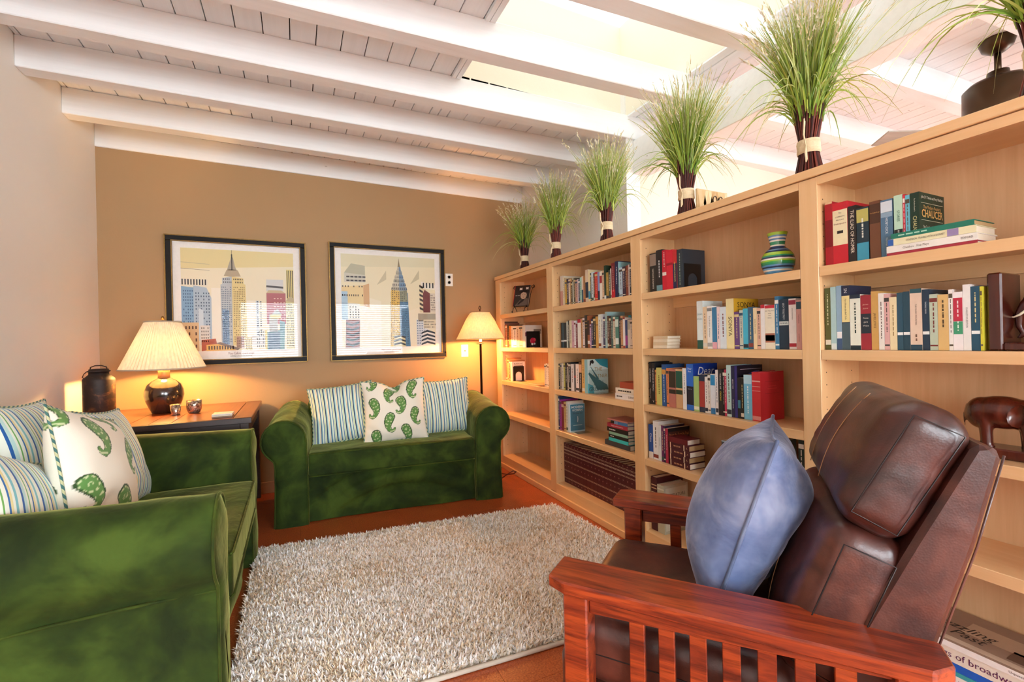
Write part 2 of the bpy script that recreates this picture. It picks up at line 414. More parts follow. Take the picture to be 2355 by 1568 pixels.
# skylight well (one box lining) with trim strips and a clear roof pane
well = MB(); zw = 3.32
well.box((SX0-.03, SY0-.03, zc(SX0)+.0), (SX0, SY1+.03, zw)); well.box((SX1, SY0-.03, zc(SX1)+.0), (SX1+.03, SY1+.03, zw))
well.box((SX0, SY1, zc(1.5)-.03), (SX1, SY1+.03, zw)); well.box((SX0, SY0-.03, zc(1.5)), (SX1, SY0, zw))
well.build('skylight_well', M_well, ceil)
for xa, xb in ((SX0-.055, SX0-.03), (SX0-.03, SX0), (SX1, SX1+.035)):
    box('skylight_trim', (xa, SY0, zc(xb)-.012), (xb-.003, SY1, zc(xa)-.001), M_board, ceil)
box('skylight_pane', (SX0-.03, SY0-.03, zw), (SX1+.03, SY1+.03, zw+.006), M_pane, ceil)

# ---------------------------------------------------------------- bookcase
XF = 1.69
STILES = [(3.775, 3.875), (2.843, 2.924), (1.909, 1.988), (.987, 1.053), (.05, .13)]
SHZ = [1.391, 1.093, .792, .499]; DECK = .11
case = empty('bookcase', (1.82, 2.0, 0), 0, 'long low maple bookcase with four open bays dividing the room', 'bookcase')
Y0B, Y1B = .05, 3.875
for k, (a, b) in enumerate(STILES):
    box('stile', (XF, a, DECK-.065), (XF+.02, b, 1.7115), M_maple['z'], case, .0015)
    box('partition', (XF+.02, a+.012, .0), (1.95, b-.012 if k else b, 1.70), M_maple['z'], case)
box('back_panel', (1.95, Y0B, 0), (1.966, Y1B, 1.70), M_mapleback, case)
box('top_panel', (XF+.02, Y0B, 1.70), (1.966, Y1B, 1.7115), M_maple['y'], case)
box('cap', (1.682, Y0B, 1.7145), (1.985, Y1B, 1.745), M_maple['y'], case, .002)
box('cap_gap', (1.70, Y0B, 1.7115), (1.97, Y1B, 1.7145), M_seam, case)
box('baseboard', (1.676, Y0B, 0), (XF, Y1B, .043), M_maple['y'], case, .003)
M_bays = []
for k in range(4):
    hi = STILES[k][0]; lo = STILES[k+1][1]; M_bays.append((lo, hi))
    box('top_rail', (XF, lo, 1.683), (XF+.02, hi, 1.7115), M_maple['y'], case)
    box('bottom_rail', (XF, lo, 0.0), (XF+.02, hi, DECK-.001), M_maple['y'], case)
    box('bottom_deck', (XF+.003, lo-.012, DECK-.02), (1.95, hi+.012, DECK), M_maple['y'], case)
    for z in SHZ:
        s = box('shelf', (XF+.02, lo-.011, z-.02), (1.949, hi+.011, z-.0005), M_maple['y'], case)
        box('nosing', (XF+.001, lo+.0008, z-.035), (XF+.021, hi-.0008, z), M_maple['y'], s, .0012)
    box('hanging_rail', (1.932, lo-.011, SHZ[0]-.075), (1.95, hi+.011, SHZ[0]-.02), M_maple['y'], case)
    mb = MB()
    for xx in (1.742, 1.90):
        for i in range(34):
            z = .20+i*.045
            if any(abs(z-(t-.01)) < .018 for t in SHZ) or z > 1.64: continue
            y = hi+.0115; V = [(xx+.0026*math.cos(t*math.pi/3), y, z+.0026*math.sin(t*math.pi/3)) for t in range(6)]
            mb.add(V, [tuple(range(6))])
    tag(mb.build('pin_holes', M_seam, case), kind='stuff')

# ---------------------------------------------------------------- velvet sofas
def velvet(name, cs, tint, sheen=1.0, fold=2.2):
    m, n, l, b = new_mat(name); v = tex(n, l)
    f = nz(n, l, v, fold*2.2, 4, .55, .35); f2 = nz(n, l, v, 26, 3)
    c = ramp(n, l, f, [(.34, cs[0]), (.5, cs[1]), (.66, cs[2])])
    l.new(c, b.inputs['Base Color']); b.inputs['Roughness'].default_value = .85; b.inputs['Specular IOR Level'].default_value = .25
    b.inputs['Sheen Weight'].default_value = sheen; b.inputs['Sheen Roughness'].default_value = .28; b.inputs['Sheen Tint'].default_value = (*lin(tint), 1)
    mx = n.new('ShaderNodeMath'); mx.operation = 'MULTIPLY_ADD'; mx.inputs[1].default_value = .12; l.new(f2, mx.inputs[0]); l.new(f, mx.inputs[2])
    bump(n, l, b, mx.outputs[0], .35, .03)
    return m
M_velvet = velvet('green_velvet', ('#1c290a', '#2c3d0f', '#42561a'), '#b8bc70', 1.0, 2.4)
M_velpipe = velvet('green_velvet_piping', ('#222e0a', '#36440f', '#4c5a1a'), '#bcbc70', .6)
M_blue = velvet('slate_blue_velvet', ('#56658a', '#7482a6', '#98a2bc'), '#c8d0e8', 1.0, 4)

def rounded_box_mesh(name, lo, hi, r, seg=3, cuts=14, puff=0.0, fn=None):
    """soft cushion: dense rounded box, its broad faces puffed, then fn(v) displaces"""
    lo = np.array(lo, float); hi = np.array(hi, float); c = (lo+hi)/2; hs = (hi-lo)/2
    V = []; F = []; n = cuts+1; idx = {}
    def vert(p):
        k = tuple(np.round(p, 6))
        if k not in idx: idx[k] = len(V); V.append(p)
        return idx[k]
    ts = np.linspace(-1, 1, n)
    # denser near the border
    ts = np.sign(ts)*(1-(1-np.abs(ts))**1.4)
    for ax in range(3):
        for sgn in (-1, 1):
            u, w = [(1, 2), (2, 0), (0, 1)][ax]
            for i in range(n-1):
                for j in range(n-1):
                    q = []
                    for (a, b) in ((ts[i], ts[j]), (ts[i+1], ts[j]), (ts[i+1], ts[j+1]), (ts[i], ts[j+1])):
                        p = np.zeros(3); p[ax] = sgn; p[u] = a; p[w] = b; q.append(vert(p))
                    F.append(q if sgn > 0 else q[::-1])
    V = np.array(V)
    P = V*hs
    inner = hs-r
    core = np.clip(P, -inner, inner); d = P-core; nd = np.linalg.norm(d, axis=1, keepdims=True); nd[nd < 1e-9] = 1
    out = core+d/nd*np.minimum(np.linalg.norm(d, axis=1, keepdims=True), r)
    if puff:
        k = np.argmin(hs); o = [i for i in range(3) if i != k]
        out[:, k] *= 1+puff*(1-V[:, o[0]]**2)*(1-V[:, o[1]]**2)
    out = out+c
    if fn is not None: out = fn(out)
    return out, np.array(F)
def ncloud(P, sc, amp, seed=0):
    return np.array([mnoise.noise(Vector((p[0]*sc+seed, p[1]*sc+3.1*seed, p[2]*sc-seed)))*amp for p in P])

def sofa(name, loc, rz, Wd, D, label, armz=.675, rise=.06, swag=True):
    s = empty(name, loc, rz, label, 'sofa', 'green velvet loveseats')
    R_ = .13; cz = armz-R_; cx = .05
    def section(side):
        pts = [(.185, 0), (.187, .15), (.186, .30), (.183, .42), (.181, cz)]
        for t in range(1, 15): th = math.radians(t*218/14); pts.append((cx+R_*math.cos(th), cz+R_*math.sin(th)))
        pts += [(-.008, cz-.125), (-.002, cz-.17), (-.002, .26), (-.006, .12), (-.012, 0)]
        return pts if side == 0 else [(Wd-x, z) for x, z in pts]
    for side in (0, 1):
        sec = section(side); n = len(sec); ny = 26; ys = np.linspace(0, D, ny); V = []
        for yi, y in enumerate(ys):
            for (px, pz) in sec:
                k = max(0, (pz-.25)/(armz-.25)); zz = pz + rise*k*(y/D)
                w = .006*math.sin(9*zz+14*y+side*2)*k + .004*math.sin(31*y+5*zz)
                edge = .010*(1-math.exp(-y/.02))  # front panel seam slightly inset
                px2 = px + (w if 0 < yi < ny-1 else 0)*(1 if px < .09 or px > Wd-.09 else .4)
                V.append((px2, y, zz))
        F = []
        for i in range(ny-1):
            for k in range(n-1): F.append((i*n+k, i*n+k+1, (i+1)*n+k+1, (i+1)*n+k))
        base = len(V)
        # capped ends: front panel domed a little
        def cap(y, off, flip):
            b0 = len(V); m = 6
            cxm = sum(p[0] for p in sec)/n
            zc_ = .36
            rings = []
            for q in range(1, m+1):
                t = 1-q/m
                ring = []
                for (px, pz) in sec:
                    zz = pz+rise*max(0, (pz-.25)/(armz-.25))*(y/D)
                    tx = cxm if pz < cz-.1 else (cx if side == 0 else Wd-cx)
                    X = tx+(px-tx)*t; Z = zz if q < m else zz
                    Z = zc_*(1-t)*0 + (zz if pz < cz-.1 else cz+(zz-cz)*t)
                    ring.append(len(V)); V.append((X, y+off*(1-t**3)+.004*math.sin(25*Z+20*X), Z))
                rings.append(ring)
            return rings
        fr = cap(0, -.016, False); prev = list(range(n))
        for ring in fr:
            for k in range(n-1): F.append((prev[k], ring[k], ring[k+1], prev[k+1]))
            prev = ring
        bk = cap(D, .012, True); prev = [(ny-1)*n+k for k in range(n)]
        for ring in bk:
            for k in range(n-1): F.append((prev[k], prev[k+1], ring[k+1], ring[k]))
            prev = ring
        if side == 1: F = [f[::-1] for f in F]
        a = mesh('arm', V, [f for f in F], M_velvet, s, True, True)
        pts = [(p[0], -.003, max(.004, p[1])) for p in sec]
        tube('piping', pts, .0045, M_velpipe, a, 6, local=True)
        if True:  # seam under the roll on the outer side
            o = 0 if side == 0 else Wd; sg = -1 if side == 0 else 1
            tube('seam_piping', [(o+sg*(.006+.003*math.sin(7*y)), y, cz-.135+.10*((y/D)-.15)**2*-1+rise*.3*(y/D)) for y in np.linspace(.0, D, 14)], .0045, M_velpipe, a, 6, local=True)
    # skirt with hanging folds
    nu, nv = 90, 40; xs = np.linspace(.183, Wd-.183, nu); zs = np.linspace(.004, .31, nv); V = []
    for xx in xs:
        for zz in zs:
            u = (xx-.183)/(Wd-.366); sw = zz-.31+.62*(u-.42)**2 if swag else zz
            ph = 34*(zz+.85*(u-.55)**2); d = .026*(abs(math.sin(ph))**.6*math.copysign(1, math.sin(ph)))*(0.25+.75*math.sin(math.pi*u))*(.25+zz/.31*.75) + .010*math.sin(7*u+2+8*zz)*(1-zz/.31)
            V.append((xx, .045-d, zz))
    np_mesh('skirt', V, grid_faces(nu, nv), M_velvet, s, True)
    # seat cushion
    def fn(P):
        w = ncloud(P, 6, .006, 3); P = P.copy(); P[:, 2] += w*(P[:, 2] > .4); return P
    P, F = rounded_box_mesh('c', (.19, -.018, .302), (Wd-.19, D-.12, .46), .022, cuts=22, puff=0.05, fn=fn)
    c = np_mesh('seat_cushion', P, F, M_velvet, s, True)
    for z in (.309, .453):
        tube('piping', [(.197, -.012, z), (.215, -.02, z), (Wd-.215, -.02, z), (Wd-.197, -.012, z)], .0045, M_velpipe, c, 6, local=True)
    P, F = rounded_box_mesh('b', (.15, D-.16, .05), (Wd-.15, D-.005, .74+rise*.4), .06, cuts=16)
    np_mesh('back', P, F, M_velvet, s, True)
    return s
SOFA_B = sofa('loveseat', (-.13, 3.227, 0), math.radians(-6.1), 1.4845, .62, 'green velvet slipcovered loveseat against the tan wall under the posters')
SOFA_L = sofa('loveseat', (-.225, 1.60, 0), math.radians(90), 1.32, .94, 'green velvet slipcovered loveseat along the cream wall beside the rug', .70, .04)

# ---------------------------------------------------------------- cushions
def stripe_mat(name, cols, rep, rough=.8):
    m, n, l, b = new_mat(name); uv = n.new('ShaderNodeUVMap'); uv.uv_map = 'UV'
    sp = n.new('ShaderNodeSeparateXYZ'); l.new(uv.outputs[0], sp.inputs[0])
    a = n.new('ShaderNodeMath'); a.operation = 'MULTIPLY'; a.inputs[1].default_value = rep; l.new(sp.outputs[0], a.inputs[0])
    f = n.new('ShaderNodeMath'); f.operation = 'FRACT'; l.new(a.outputs[0], f.inputs[0])
    t = sum(w for _, w in cols); st = []; p = 0
    for c, w in cols: st.append((p/t, c)); p += w
    col = ramp(n, l, f.outputs[0], st, 'CONSTANT'); l.new(col, b.inputs['Base Color']); b.inputs['Roughness'].default_value = rough; b.inputs['Sheen Weight'].default_value = .2
    bump(n, l, b, nz(n, l, tex(n, l), 400, 2), .15, .002); return m
STR1 = [('#e9efdd', 3.5), ('#3f78a0', 1.8), ('#e9efdd', 1.6), ('#c9d9a0', 2.0), ('#e9efdd', 1.6), ('#1f3a62', 2.6), ('#9acbd0', 2.4), ('#e9efdd', 2.4), ('#e6cf9a', 1.6), ('#f2f0e2', 1.6), ('#2a5580', 1.8), ('#8fc0c8', 2)]
M_str_a = stripe_mat('striped_cotton_blue_cream', STR1, 6.5)
STR2 = [('#eef2e4', 4), ('#1f5fa8', 2.2), ('#bfe0dc', 3), ('#eef2e4', 2), ('#6fae5a', 1.2), ('#eef2e4', 3), ('#2f6fb0', 1.4), ('#e8dca0', 2), ('#eef2e4', 2), ('#7fc4cc', 2.4)]
M_str_b = stripe_mat('striped_cotton_blue_green', STR2, 5.0)
M_pais = vcol('paisley_print_cotton', .85, .2, .15, 420)
M_cordA = stripe_mat('twisted_cord_trim', [('#3f6f6a', 1), ('#c8c89a', 1)], 60)

def pillow(name, w, h, t, M4, mat, label, n=40, paint=None, group='scatter cushions on the loveseats', pipe=None, chop=0.0, seed=1, concave=.075, wr=.004, cat='cushion'):
    e = bpy.data.objects.new(name, None); COL.objects.link(e); e.empty_display_size = .05; e.matrix_basis = M4; tag(e, label, cat, group)
    u = np.linspace(-1, 1, n); U, Vv = np.meshgrid(u, u, indexing='ij')
    ex = 1-concave*(1-Vv**2); ey = 1-concave*(1-U**2)
    X = U*w/2*ex; Y = Vv*h/2*ey
    if chop: Y = Y - chop*h*np.exp(-(U/.30)**2)*np.clip((Vv+.2)/1.2, 0, 1)**2
    th = t/2*np.power(np.clip((1-np.abs(U)**2.4)*(1-np.abs(Vv)**2.4), 0, 1), .55)
    wr_ = np.array([mnoise.noise(Vector((a*7+seed, b*7, seed))) for a, b in zip(X.ravel()*1.0, Y.ravel()*1.0)]).reshape(X.shape)
    wr2 = np.sin(40*(Y+.3*X)+6*wr_)*np.exp(-((Vv+.55)/.25)**2)
    border = np.clip(1-np.maximum(np.abs(U), np.abs(Vv)), 0, .2)/.2
    Zf = th+(wr_*wr*2.2+wr2*wr)*border; Zb = -th+wr_*wr*border
    if chop: Zf = Zf - .45*t*np.exp(-(U/.22)**2)*np.clip((Vv-.1)/.9, 0, 1)
    V = np.concatenate([np.stack([X, Y, Zf], -1).reshape(-1, 3), np.stack([X, Y, Zb], -1).reshape(-1, 3)])
    Fg = grid_faces(n, n); F = np.concatenate([Fg[:, ::-1][:, :], Fg+n*n])
    # orientation: front faces +z
    F = np.concatenate([Fg[:, [0, 3, 2, 1]], (Fg+n*n)])
    cols = None
    if paint is not None:
        c = paint(U.ravel(), Vv.ravel()); cols = np.concatenate([c, c])
    o = np_mesh('cover', V, F, mat, e, True, True, cols)
    me = o.data; uvl = me.uv_layers.new(name='UV'); li = np.empty(len(me.loops), np.int32); me.loops.foreach_get('vertex_index', li)
    uu = np.concatenate([U.ravel(), U.ravel()])*.5+.5; vv = np.concatenate([Vv.ravel(), Vv.ravel()])*.5+.5
    uvl.data.foreach_set('uv', np.stack([uu[li], vv[li]], 1).astype(np.float32).ravel())
    if pipe is not None:
        idx = [(i, 0) for i in range(n)]+[(n-1, j) for j in range(1, n)]+[(i, n-1) for i in range(n-2, -1, -1)]+[(0, j) for j in range(n-2, 0, -1)]
        pts = [(X[i, j]*1.01, Y[i, j]*1.01, (Zf[i, j]+Zb[i, j])/2) for i, j in idx]
        tb = tube('piping', pts, .0045, pipe, o, 6, True, True)
        uvp = tb.data.uv_layers.new(name='UV'); k = len(tb.data.loops); lp = np.empty(k, np.int32); tb.data.loops.foreach_get('vertex_index', lp)
        uvp.data.foreach_set('uv', np.stack([(lp//6)/len(pts)+(lp % 6)/6*.02, lp*0], 1).astype(np.float32).ravel())
    return e
def frame_from(center, right, up):
    r = Vector(right).normalized(); u = Vector(up); u = (u-r*u.dot(r)).normalized(); z = r.cross(u)
    m = Matrix.Identity(4)
    for i in range(3): m[i][0] = r[i]; m[i][1] = u[i]; m[i][2] = z[i]; m[i][3] = center[i]
    return m
def paisley_paint(spots, base='#f1ead8'):
    b = np.array(lin(base)); g1 = np.array(lin('#5f8f45')); g2 = np.array(lin('#2f4f22')); g3 = np.array(lin('#c9d3a0'))
    def f(U, V):
        C = np.tile(b, (len(U), 1))
        for (cu, cv, ang, sc, flip) in spots:
            du = (U-cu)/sc; dv = (V-cv)/sc; ca, sa = math.cos(ang), math.sin(ang)
            x = (du*ca+dv*sa)*flip; y = -du*sa+dv*ca
            # teardrop: round body bending into a curled tail
            best = np.full(len(U), 9.0)
            K = [(0, .42, .33), (.06, .2, .33), (.09, 0, .28), (.05, -.25, .2), (-.08, -.47, .145), (-.27, -.56, .115), (-.41, -.47, .09), (-.43, -.3, .07)]
            for k0_, k1_ in zip(K[:-1], K[1:]):
                for t in (0, .25, .5, .75):
                    px, py, r = [k0_[i]+(k1_[i]-k0_[i])*t for i in range(3)]
                    best = np.minimum(best, np.sqrt((x-px)**2+(y-py)**2)/r)
            rim = (best < 1.0); inn = (best < .80)
            C[rim] = g2; C[inn] = g1
            rr = np.sqrt((x-.0)**2+(y-.36)**2); deco = inn & ((np.sin(28*rr) > .55) & (np.sin(9*np.arctan2(y-.36, x)) > -.2)); C[deco] = g3
        return C
    return f
def sb(x, y, z):  # back loveseat local -> world
    c, s_ = math.cos(math.radians(-6.1)), math.sin(math.radians(-6.1)); return (-.13+x*c-y*s_, 3.227+x*s_+y*c, z)
ax_ = Vector((math.cos(math.radians(-6.1)), math.sin(math.radians(-6.1)), 0)); ay_ = Vector((-ax_.y, ax_.x, 0))
def lean(a): return Vector((0, 0, 1))*math.cos(a)+ay_*math.sin(a)
pillow('scatter_cushion', .44, .42, .15, frame_from(sb(.40, .315, .655), ax_*math.cos(.12)+Vector((0, 0, .10)), lean(.30)), M_str_a, 'blue and cream striped cushion on the loveseat arm nearest the lamp table', pipe=M_cordA, seed=2)
pillow('scatter_cushion', .42, .42, .14, frame_from(sb(1.14, .33, .655), ax_+Vector((0, 0, .05)), lean(.26)), M_str_a, 'blue and cream striped cushion tucked by the loveseat arm at the floor lamp', pipe=M_cordA, seed=5)
SP1 = [(-.67, .10, .15, .47, 1), (.20, .16, .15, .47, 1), (-.23, -.42, -.2, .47, -1), (.63, -.26, -.15, .42, -1), (-.64, -.92, .1, .45, 1), (.32, -.84, .15, .46, 1), (-.20, .58, -.35, .44, -1), (.56, .66, -.3, .46, -1), (-.66, .90, -.2, .36, 1), (.08, .98, .5, .36, 1)]
pillow('scatter_cushion', .45, .45, .16, frame_from(sb(.755, .20, .665), ax_+Vector((0, 0, .03)), lean(.22)), M_pais, 'cream cushion with green paisley print in the middle of the loveseat under the posters', n=120, paint=paisley_paint(SP1), pipe=M_cordA, chop=.09, seed=9)
# on the other loveseat
pillow('scatter_cushion', .46, .46, .14, frame_from((-.735, 2.60, .665), (.05, .98, -.10), (-.30, .10, .93)), M_str_b, 'striped cushion propped between the paisley cushion and the loveseat arm by the table', pipe=M_cordA, seed=3)
pillow('scatter_cushion', .44, .44, .13, frame_from((-.93, 2.40, .74), (.0, 1, -.05), (-.22, .05, .95)), M_str_b, 'blue and white striped cushion against the cream wall end of the loveseat back', pipe=M_cordA, seed=4)
SP2 = [(-.42, .50, .25, .50, 1), (.36, .20, -.5, .50, -1), (-.05, -.72, .15, .52, 1), (-.78, -.40, .3, .42, 1), (.05, .92, 1.1, .42, 1), (.72, .80, .9, .40, 1), (-.9, .95, .2, .40, 1), (.75, -.75, .2, .46, -1)]
pillow('scatter_cushion', .46, .45, .18, frame_from((-.665, 2.14, .705), (.09, .94, -.25), (-.22, .25, .94)), M_pais, 'cream cushion with green paisley print on the loveseat along the cream wall', n=120, paint=paisley_paint(SP2), pipe=M_cordA, seed=11, concave=.06)
pillow('scatter_cushion', .44, .44, .16, frame_from((-.76, 1.85, .645), (.05, .90, -.36), (-.28, .33, .88)), M_str_b, 'yellow and blue striped cushion slumped on the near arm of the loveseat', pipe=M_cordA, seed=6)
# ---------------------------------------------------------------- rug
RC = [np.array(p) for p in ((-.222, 2.905), (1.575, 2.70), (1.64, 1.425), (-.222, 1.557))]  # far left, far right, near right, near left
rug = empty('shag_rug', (.65, 2.15, 0), 0, 'cream and beige shag rug lying on the cork floor', 'rug')
M_rugbase = plain('rug_backing', '#cfc6b6', .95)
Vr = [(p[0], p[1], 0.0005) for p in RC[::-1]]+[(p[0], p[1], .008) for p in RC[::-1]]
mesh('backing', Vr, BF, M_rugbase, rug)
def rugp(u, v):
    return ((1-u)*(1-v))[:, None]*RC[0]+(u*(1-v))[:, None]*RC[1]+(u*v)[:, None]*RC[2]+((1-u)*v)[:, None]*RC[3]
ns = 115000
u = rng.random(ns)*1.0; v = rng.random(ns)
B = rugp(u, v*.992)
az = rng.random(ns)*2*np.pi; ln = .022+.016*rng.random(ns); tilt = .35+.75*rng.random(ns)
az = az+.0
dx, dy = np.cos(az), np.sin(az); sx_, sy_ = -dy, dx
wd = .0020+.0018*rng.random(ns)
def pt(t, off): 
    r = ln*np.sin(tilt)*t**1.4; hh = ln*np.cos(tilt)*np.sin(t*1.35)/np.sin(1.35)
    return np.stack([B[:, 0]+dx*r+sx_*wd*off, B[:, 1]+dy*r+sy_*wd*off, .007+hh], 1)
VV = np.stack([pt(0, -1), pt(0, 1), pt(.55, -1), pt(.55, 1), pt(1, 0)], 1).reshape(-1, 3)
k0 = np.arange(ns)*5
FF = np.concatenate([np.stack([k0, k0+1, k0+3], 1), np.stack([k0, k0+3, k0+2], 1), np.stack([k0+2, k0+3, k0+4], 1)])
pal = np.array([lin(c) for c in ('#ffffff', '#fbf6ee', '#f3eadb', '#ffffff', '#e2cfb2', '#f6f1e8')])
patch = np.array([mnoise.noise(Vector((p[0]*3.2, p[1]*3.2, 0))) for p in B])
ci = rng.integers(0, 6, ns); warm = (patch+rng.normal(0, .3, ns)) > .28; ci = np.where(warm & (rng.random(ns) < .5), 4, ci)
colr = np.repeat(pal[ci], 5, 0)
M_pile = vcol('shag_pile', .9)
tag(np_mesh('pile', VV, FF, M_pile, rug, False, False, colr), kind='stuff')
tube('binding', [(RC[3][0], RC[3][1]-.004, .009), (RC[2][0], RC[2][1]-.004, .009)], .008, M_rugbase, rug, 8)

# ---------------------------------------------------------------- lamp table and what stands on it
M_tabtop = wood('stained_table_top', '#5a2a18', '#7d4024', '#93522f', 'y', .3, .5, .3)
M_tabedge = wood('dark_stained_table', '#241512', '#33201c', '#432c26', 'x', .4, .5, .2)
ZT_ = .732
tbl = empty('side_table', (-.70, 3.56, 0), 0, 'dark stained plank-top table in the corner holding the pleated lamp', 'table')
seams = [-1.165, -.85, -.745, -.64, -.345]
for a, b in zip(seams[:-1], seams[1:]): box('plank', (a+.0008, 3.125, ZT_-.03), (b-.0008, 4.015, ZT_), M_tabtop, tbl, .002)
box('breadboard_end', (-.3435, 3.12, ZT_-.032), (-.245, 4.02, ZT_), M_tabtop, tbl, .003)
box('front_edge', (-1.165, 3.108, ZT_-.034), (-.245, 3.124, ZT_-.0012), M_tabedge, tbl, .002)
for a, b in (((-1.13, 3.16, .62), (-.27, 3.185, ZT_-.035)), ((-1.13, 3.96, .62), (-.27, 3.985, ZT_-.035)), ((-.295, 3.185, .62), (-.27, 3.96, ZT_-.035)), ((-1.13, 3.185, .62), (-1.105, 3.96, ZT_-.035))):
    box('apron', a, b, M_tabedge, tbl)
for xx in (-1.14, -.31):
    for yy in (3.15, 3.945): box('leg', (xx, yy, 0), (xx+.05, yy+.05, ZT_-.035), M_tabedge, tbl, .004)

M_ceram = plain('dark_glazed_ceramic', '#241a17', .18, 0, .6, .15, 8, coat=.5)
M_neck = plain('matte_terracotta_neck', '#9c6b45', .5)
def shade_mat(name, col, trans=.55):
    m = bpy.data.materials.new(name); m.use_nodes = True; n = m.node_tree.nodes; l = m.node_tree.links; n.clear(); MATS[name] = m
    o = n.new('ShaderNodeOutputMaterial'); mx = n.new('ShaderNodeMixShader'); d = n.new('ShaderNodeBsdfDiffuse'); t = n.new('ShaderNodeBsdfTranslucent')
    f = nz(n, l, tex(n, l, (90, 90, 6)), 1.0, 3); c = ramp(n, l, f, [(.3, tuple(v*.82 for v in lin(col))), (.7, lin(col))])
    l.new(c, d.inputs[0]); l.new(c, t.inputs[0]); mx.inputs[0].default_value = trans
    l.new(d.outputs[0], mx.inputs[1]); l.new(t.outputs[0], mx.inputs[2]); l.new(mx.outputs[0], o.inputs[0]); return m
M_shade = shade_mat('pleated_cream_shade', '#f4e6c8', .03); M_linen = shade_mat('coarse_linen_shade', '#e6d6b0', .06)
M_brass = plain('aged_brass', '#9a7a4a', .35, 1.0)
M_bulb = emis('warm_bulb', '#ffd9a0', 12)
def point(name, loc, power, col, r=.03, parent=None):
    l = bpy.data.lights.new(name, 'POINT'); l.energy = power; l.color = col; l.shadow_soft_size = r
    o = bpy.data.objects.new(name, l); COL.objects.link(o); o.location = loc; return o
LX, LY = -.782, 3.67
lamp = empty('table_lamp', (LX, LY, ZT_), 0, 'squat dark ceramic table lamp with a cream pleated shade, lit', 'lamp')
pr = [(.055, 0), (.068, .004), (.080, .03), (.098, .075), (.107, .115), (.104, .150), (.090, .185), (.066, .208), (.042, .222), (.034, .228)]
lathe('body', pr, M_ceram, lamp, (LX, LY, ZT_), 40)
lathe('neck', [(.034, .222), (.031, .25), (.032, .29), (.028, .292)], M_neck, lamp, (LX, LY, ZT_), 28)
def pleated(cx, cy, z0, z1, r0, r1, n, amp):
    V = []; F = []; m = 10
    for i in range(m+1):
        t = i/m; r = r0+(r1-r0)*t
        for k in range(n):
            th = 2*math.pi*k/n; rr = r+(amp if k % 2 else -amp)*(r/r0); V.append((cx+rr*math.cos(th), cy+rr*math.sin(th), z0+(z1-z0)*t))
    for i in range(m):
        for k in range(n): F.append((i*n+k, i*n+(k+1) % n, (i+1)*n+(k+1) % n, (i+1)*n+k))
    return V, F
V, F = pleated(LX, LY, 1.022, 1.326, .230, .096, 132, .0034)
mesh('shade', V, F, M_shade, lamp)
for z, r in ((1.022, .2325), (1.326, .0985)): tube('shade_trim', [(LX+r*math.cos(t*math.pi/24), LY+r*math.sin(t*math.pi/24), z) for t in range(48)], .005, plain('shade_trim_%d' % int(z*100), '#b8aa92', .8), lamp, 6, True)
lathe('socket', [(.016, 1.02), (.016, 1.07), (.010, 1.08)], M_brass, lamp, (LX, LY, 0), 12)
lathe('bulb', [(.010, 1.08), (.026, 1.105), (.032, 1.13), (.026, 1.155), (.008, 1.168)], M_bulb, lamp, (LX, LY, 0), 16)
mb = MB(); mb.tube([(LX, LY, 1.168), (LX, LY, 1.345)], .003, 6)
for t in range(3): mb.tube([(LX, LY, 1.322), (LX+.097*math.cos(t*2.1), LY+.097*math.sin(t*2.1), 1.326)], .002, 5)
mb.build('harp', M_brass, lamp); lathe('finial', [(.004, 1.338), (.011, 1.35), (.006, 1.362), (.001, 1.366)], M_brass, lamp, (LX, LY, 0), 12)
point('table_lamp_light', (LX, LY, 1.10), 62, (1.0, .54, .16), .035)

# milk can
M_rust = (lambda: (lambda m, n, l, b: (l.new(ramp(n, l, nz(n, l, tex(n, l), 14, 6, .65, .4), [(.35, '#241a17'), (.52, '#33241f'), (.60, '#5a3826'), (.68, '#8a6238')]), b.inputs['Base Color']), b.inputs['Roughness'].__setattr__('default_value', .55), b.inputs['Metallic'].__setattr__('default_value', .35), m)[-1])(*new_mat('rusty_tin')))()
CX, CY = -1.06, 3.50
can = empty('milk_can', (CX, CY, ZT_), 0, 'old dark rusty metal milk can with wire handles beside the lamp', 'can')
lathe('body', [(.072, 0), (.075, .004), (.075, .24), (.073, .25), (.054, .268), (.047, .275), (.047, .29)], M_rust, can, (CX, CY, ZT_), 36)
lathe('lid', [(.047, .288), (.053, .290), (.054, .296), (.046, .299), (.046, .306), (.03, .308)], M_rust, can, (CX, CY, ZT_), 30)
tube('handle', [(CX-.04, CY, ZT_+.300), (CX-.036, CY-.004, ZT_+.318), (CX-.015, CY-.006, ZT_+.327), (CX+.015, CY-.006, ZT_+.327), (CX+.036, CY-.004, ZT_+.318), (CX+.04, CY, ZT_+.300)], .0035, M_rust, can)
tube('bail', [(CX-.05, CY-.01, ZT_+.295), (CX-.062, CY-.02, ZT_+.28), (CX-.066, CY-.03, ZT_+.262), (CX-.056, CY-.035, ZT_+.252)], .0025, M_rust, can)

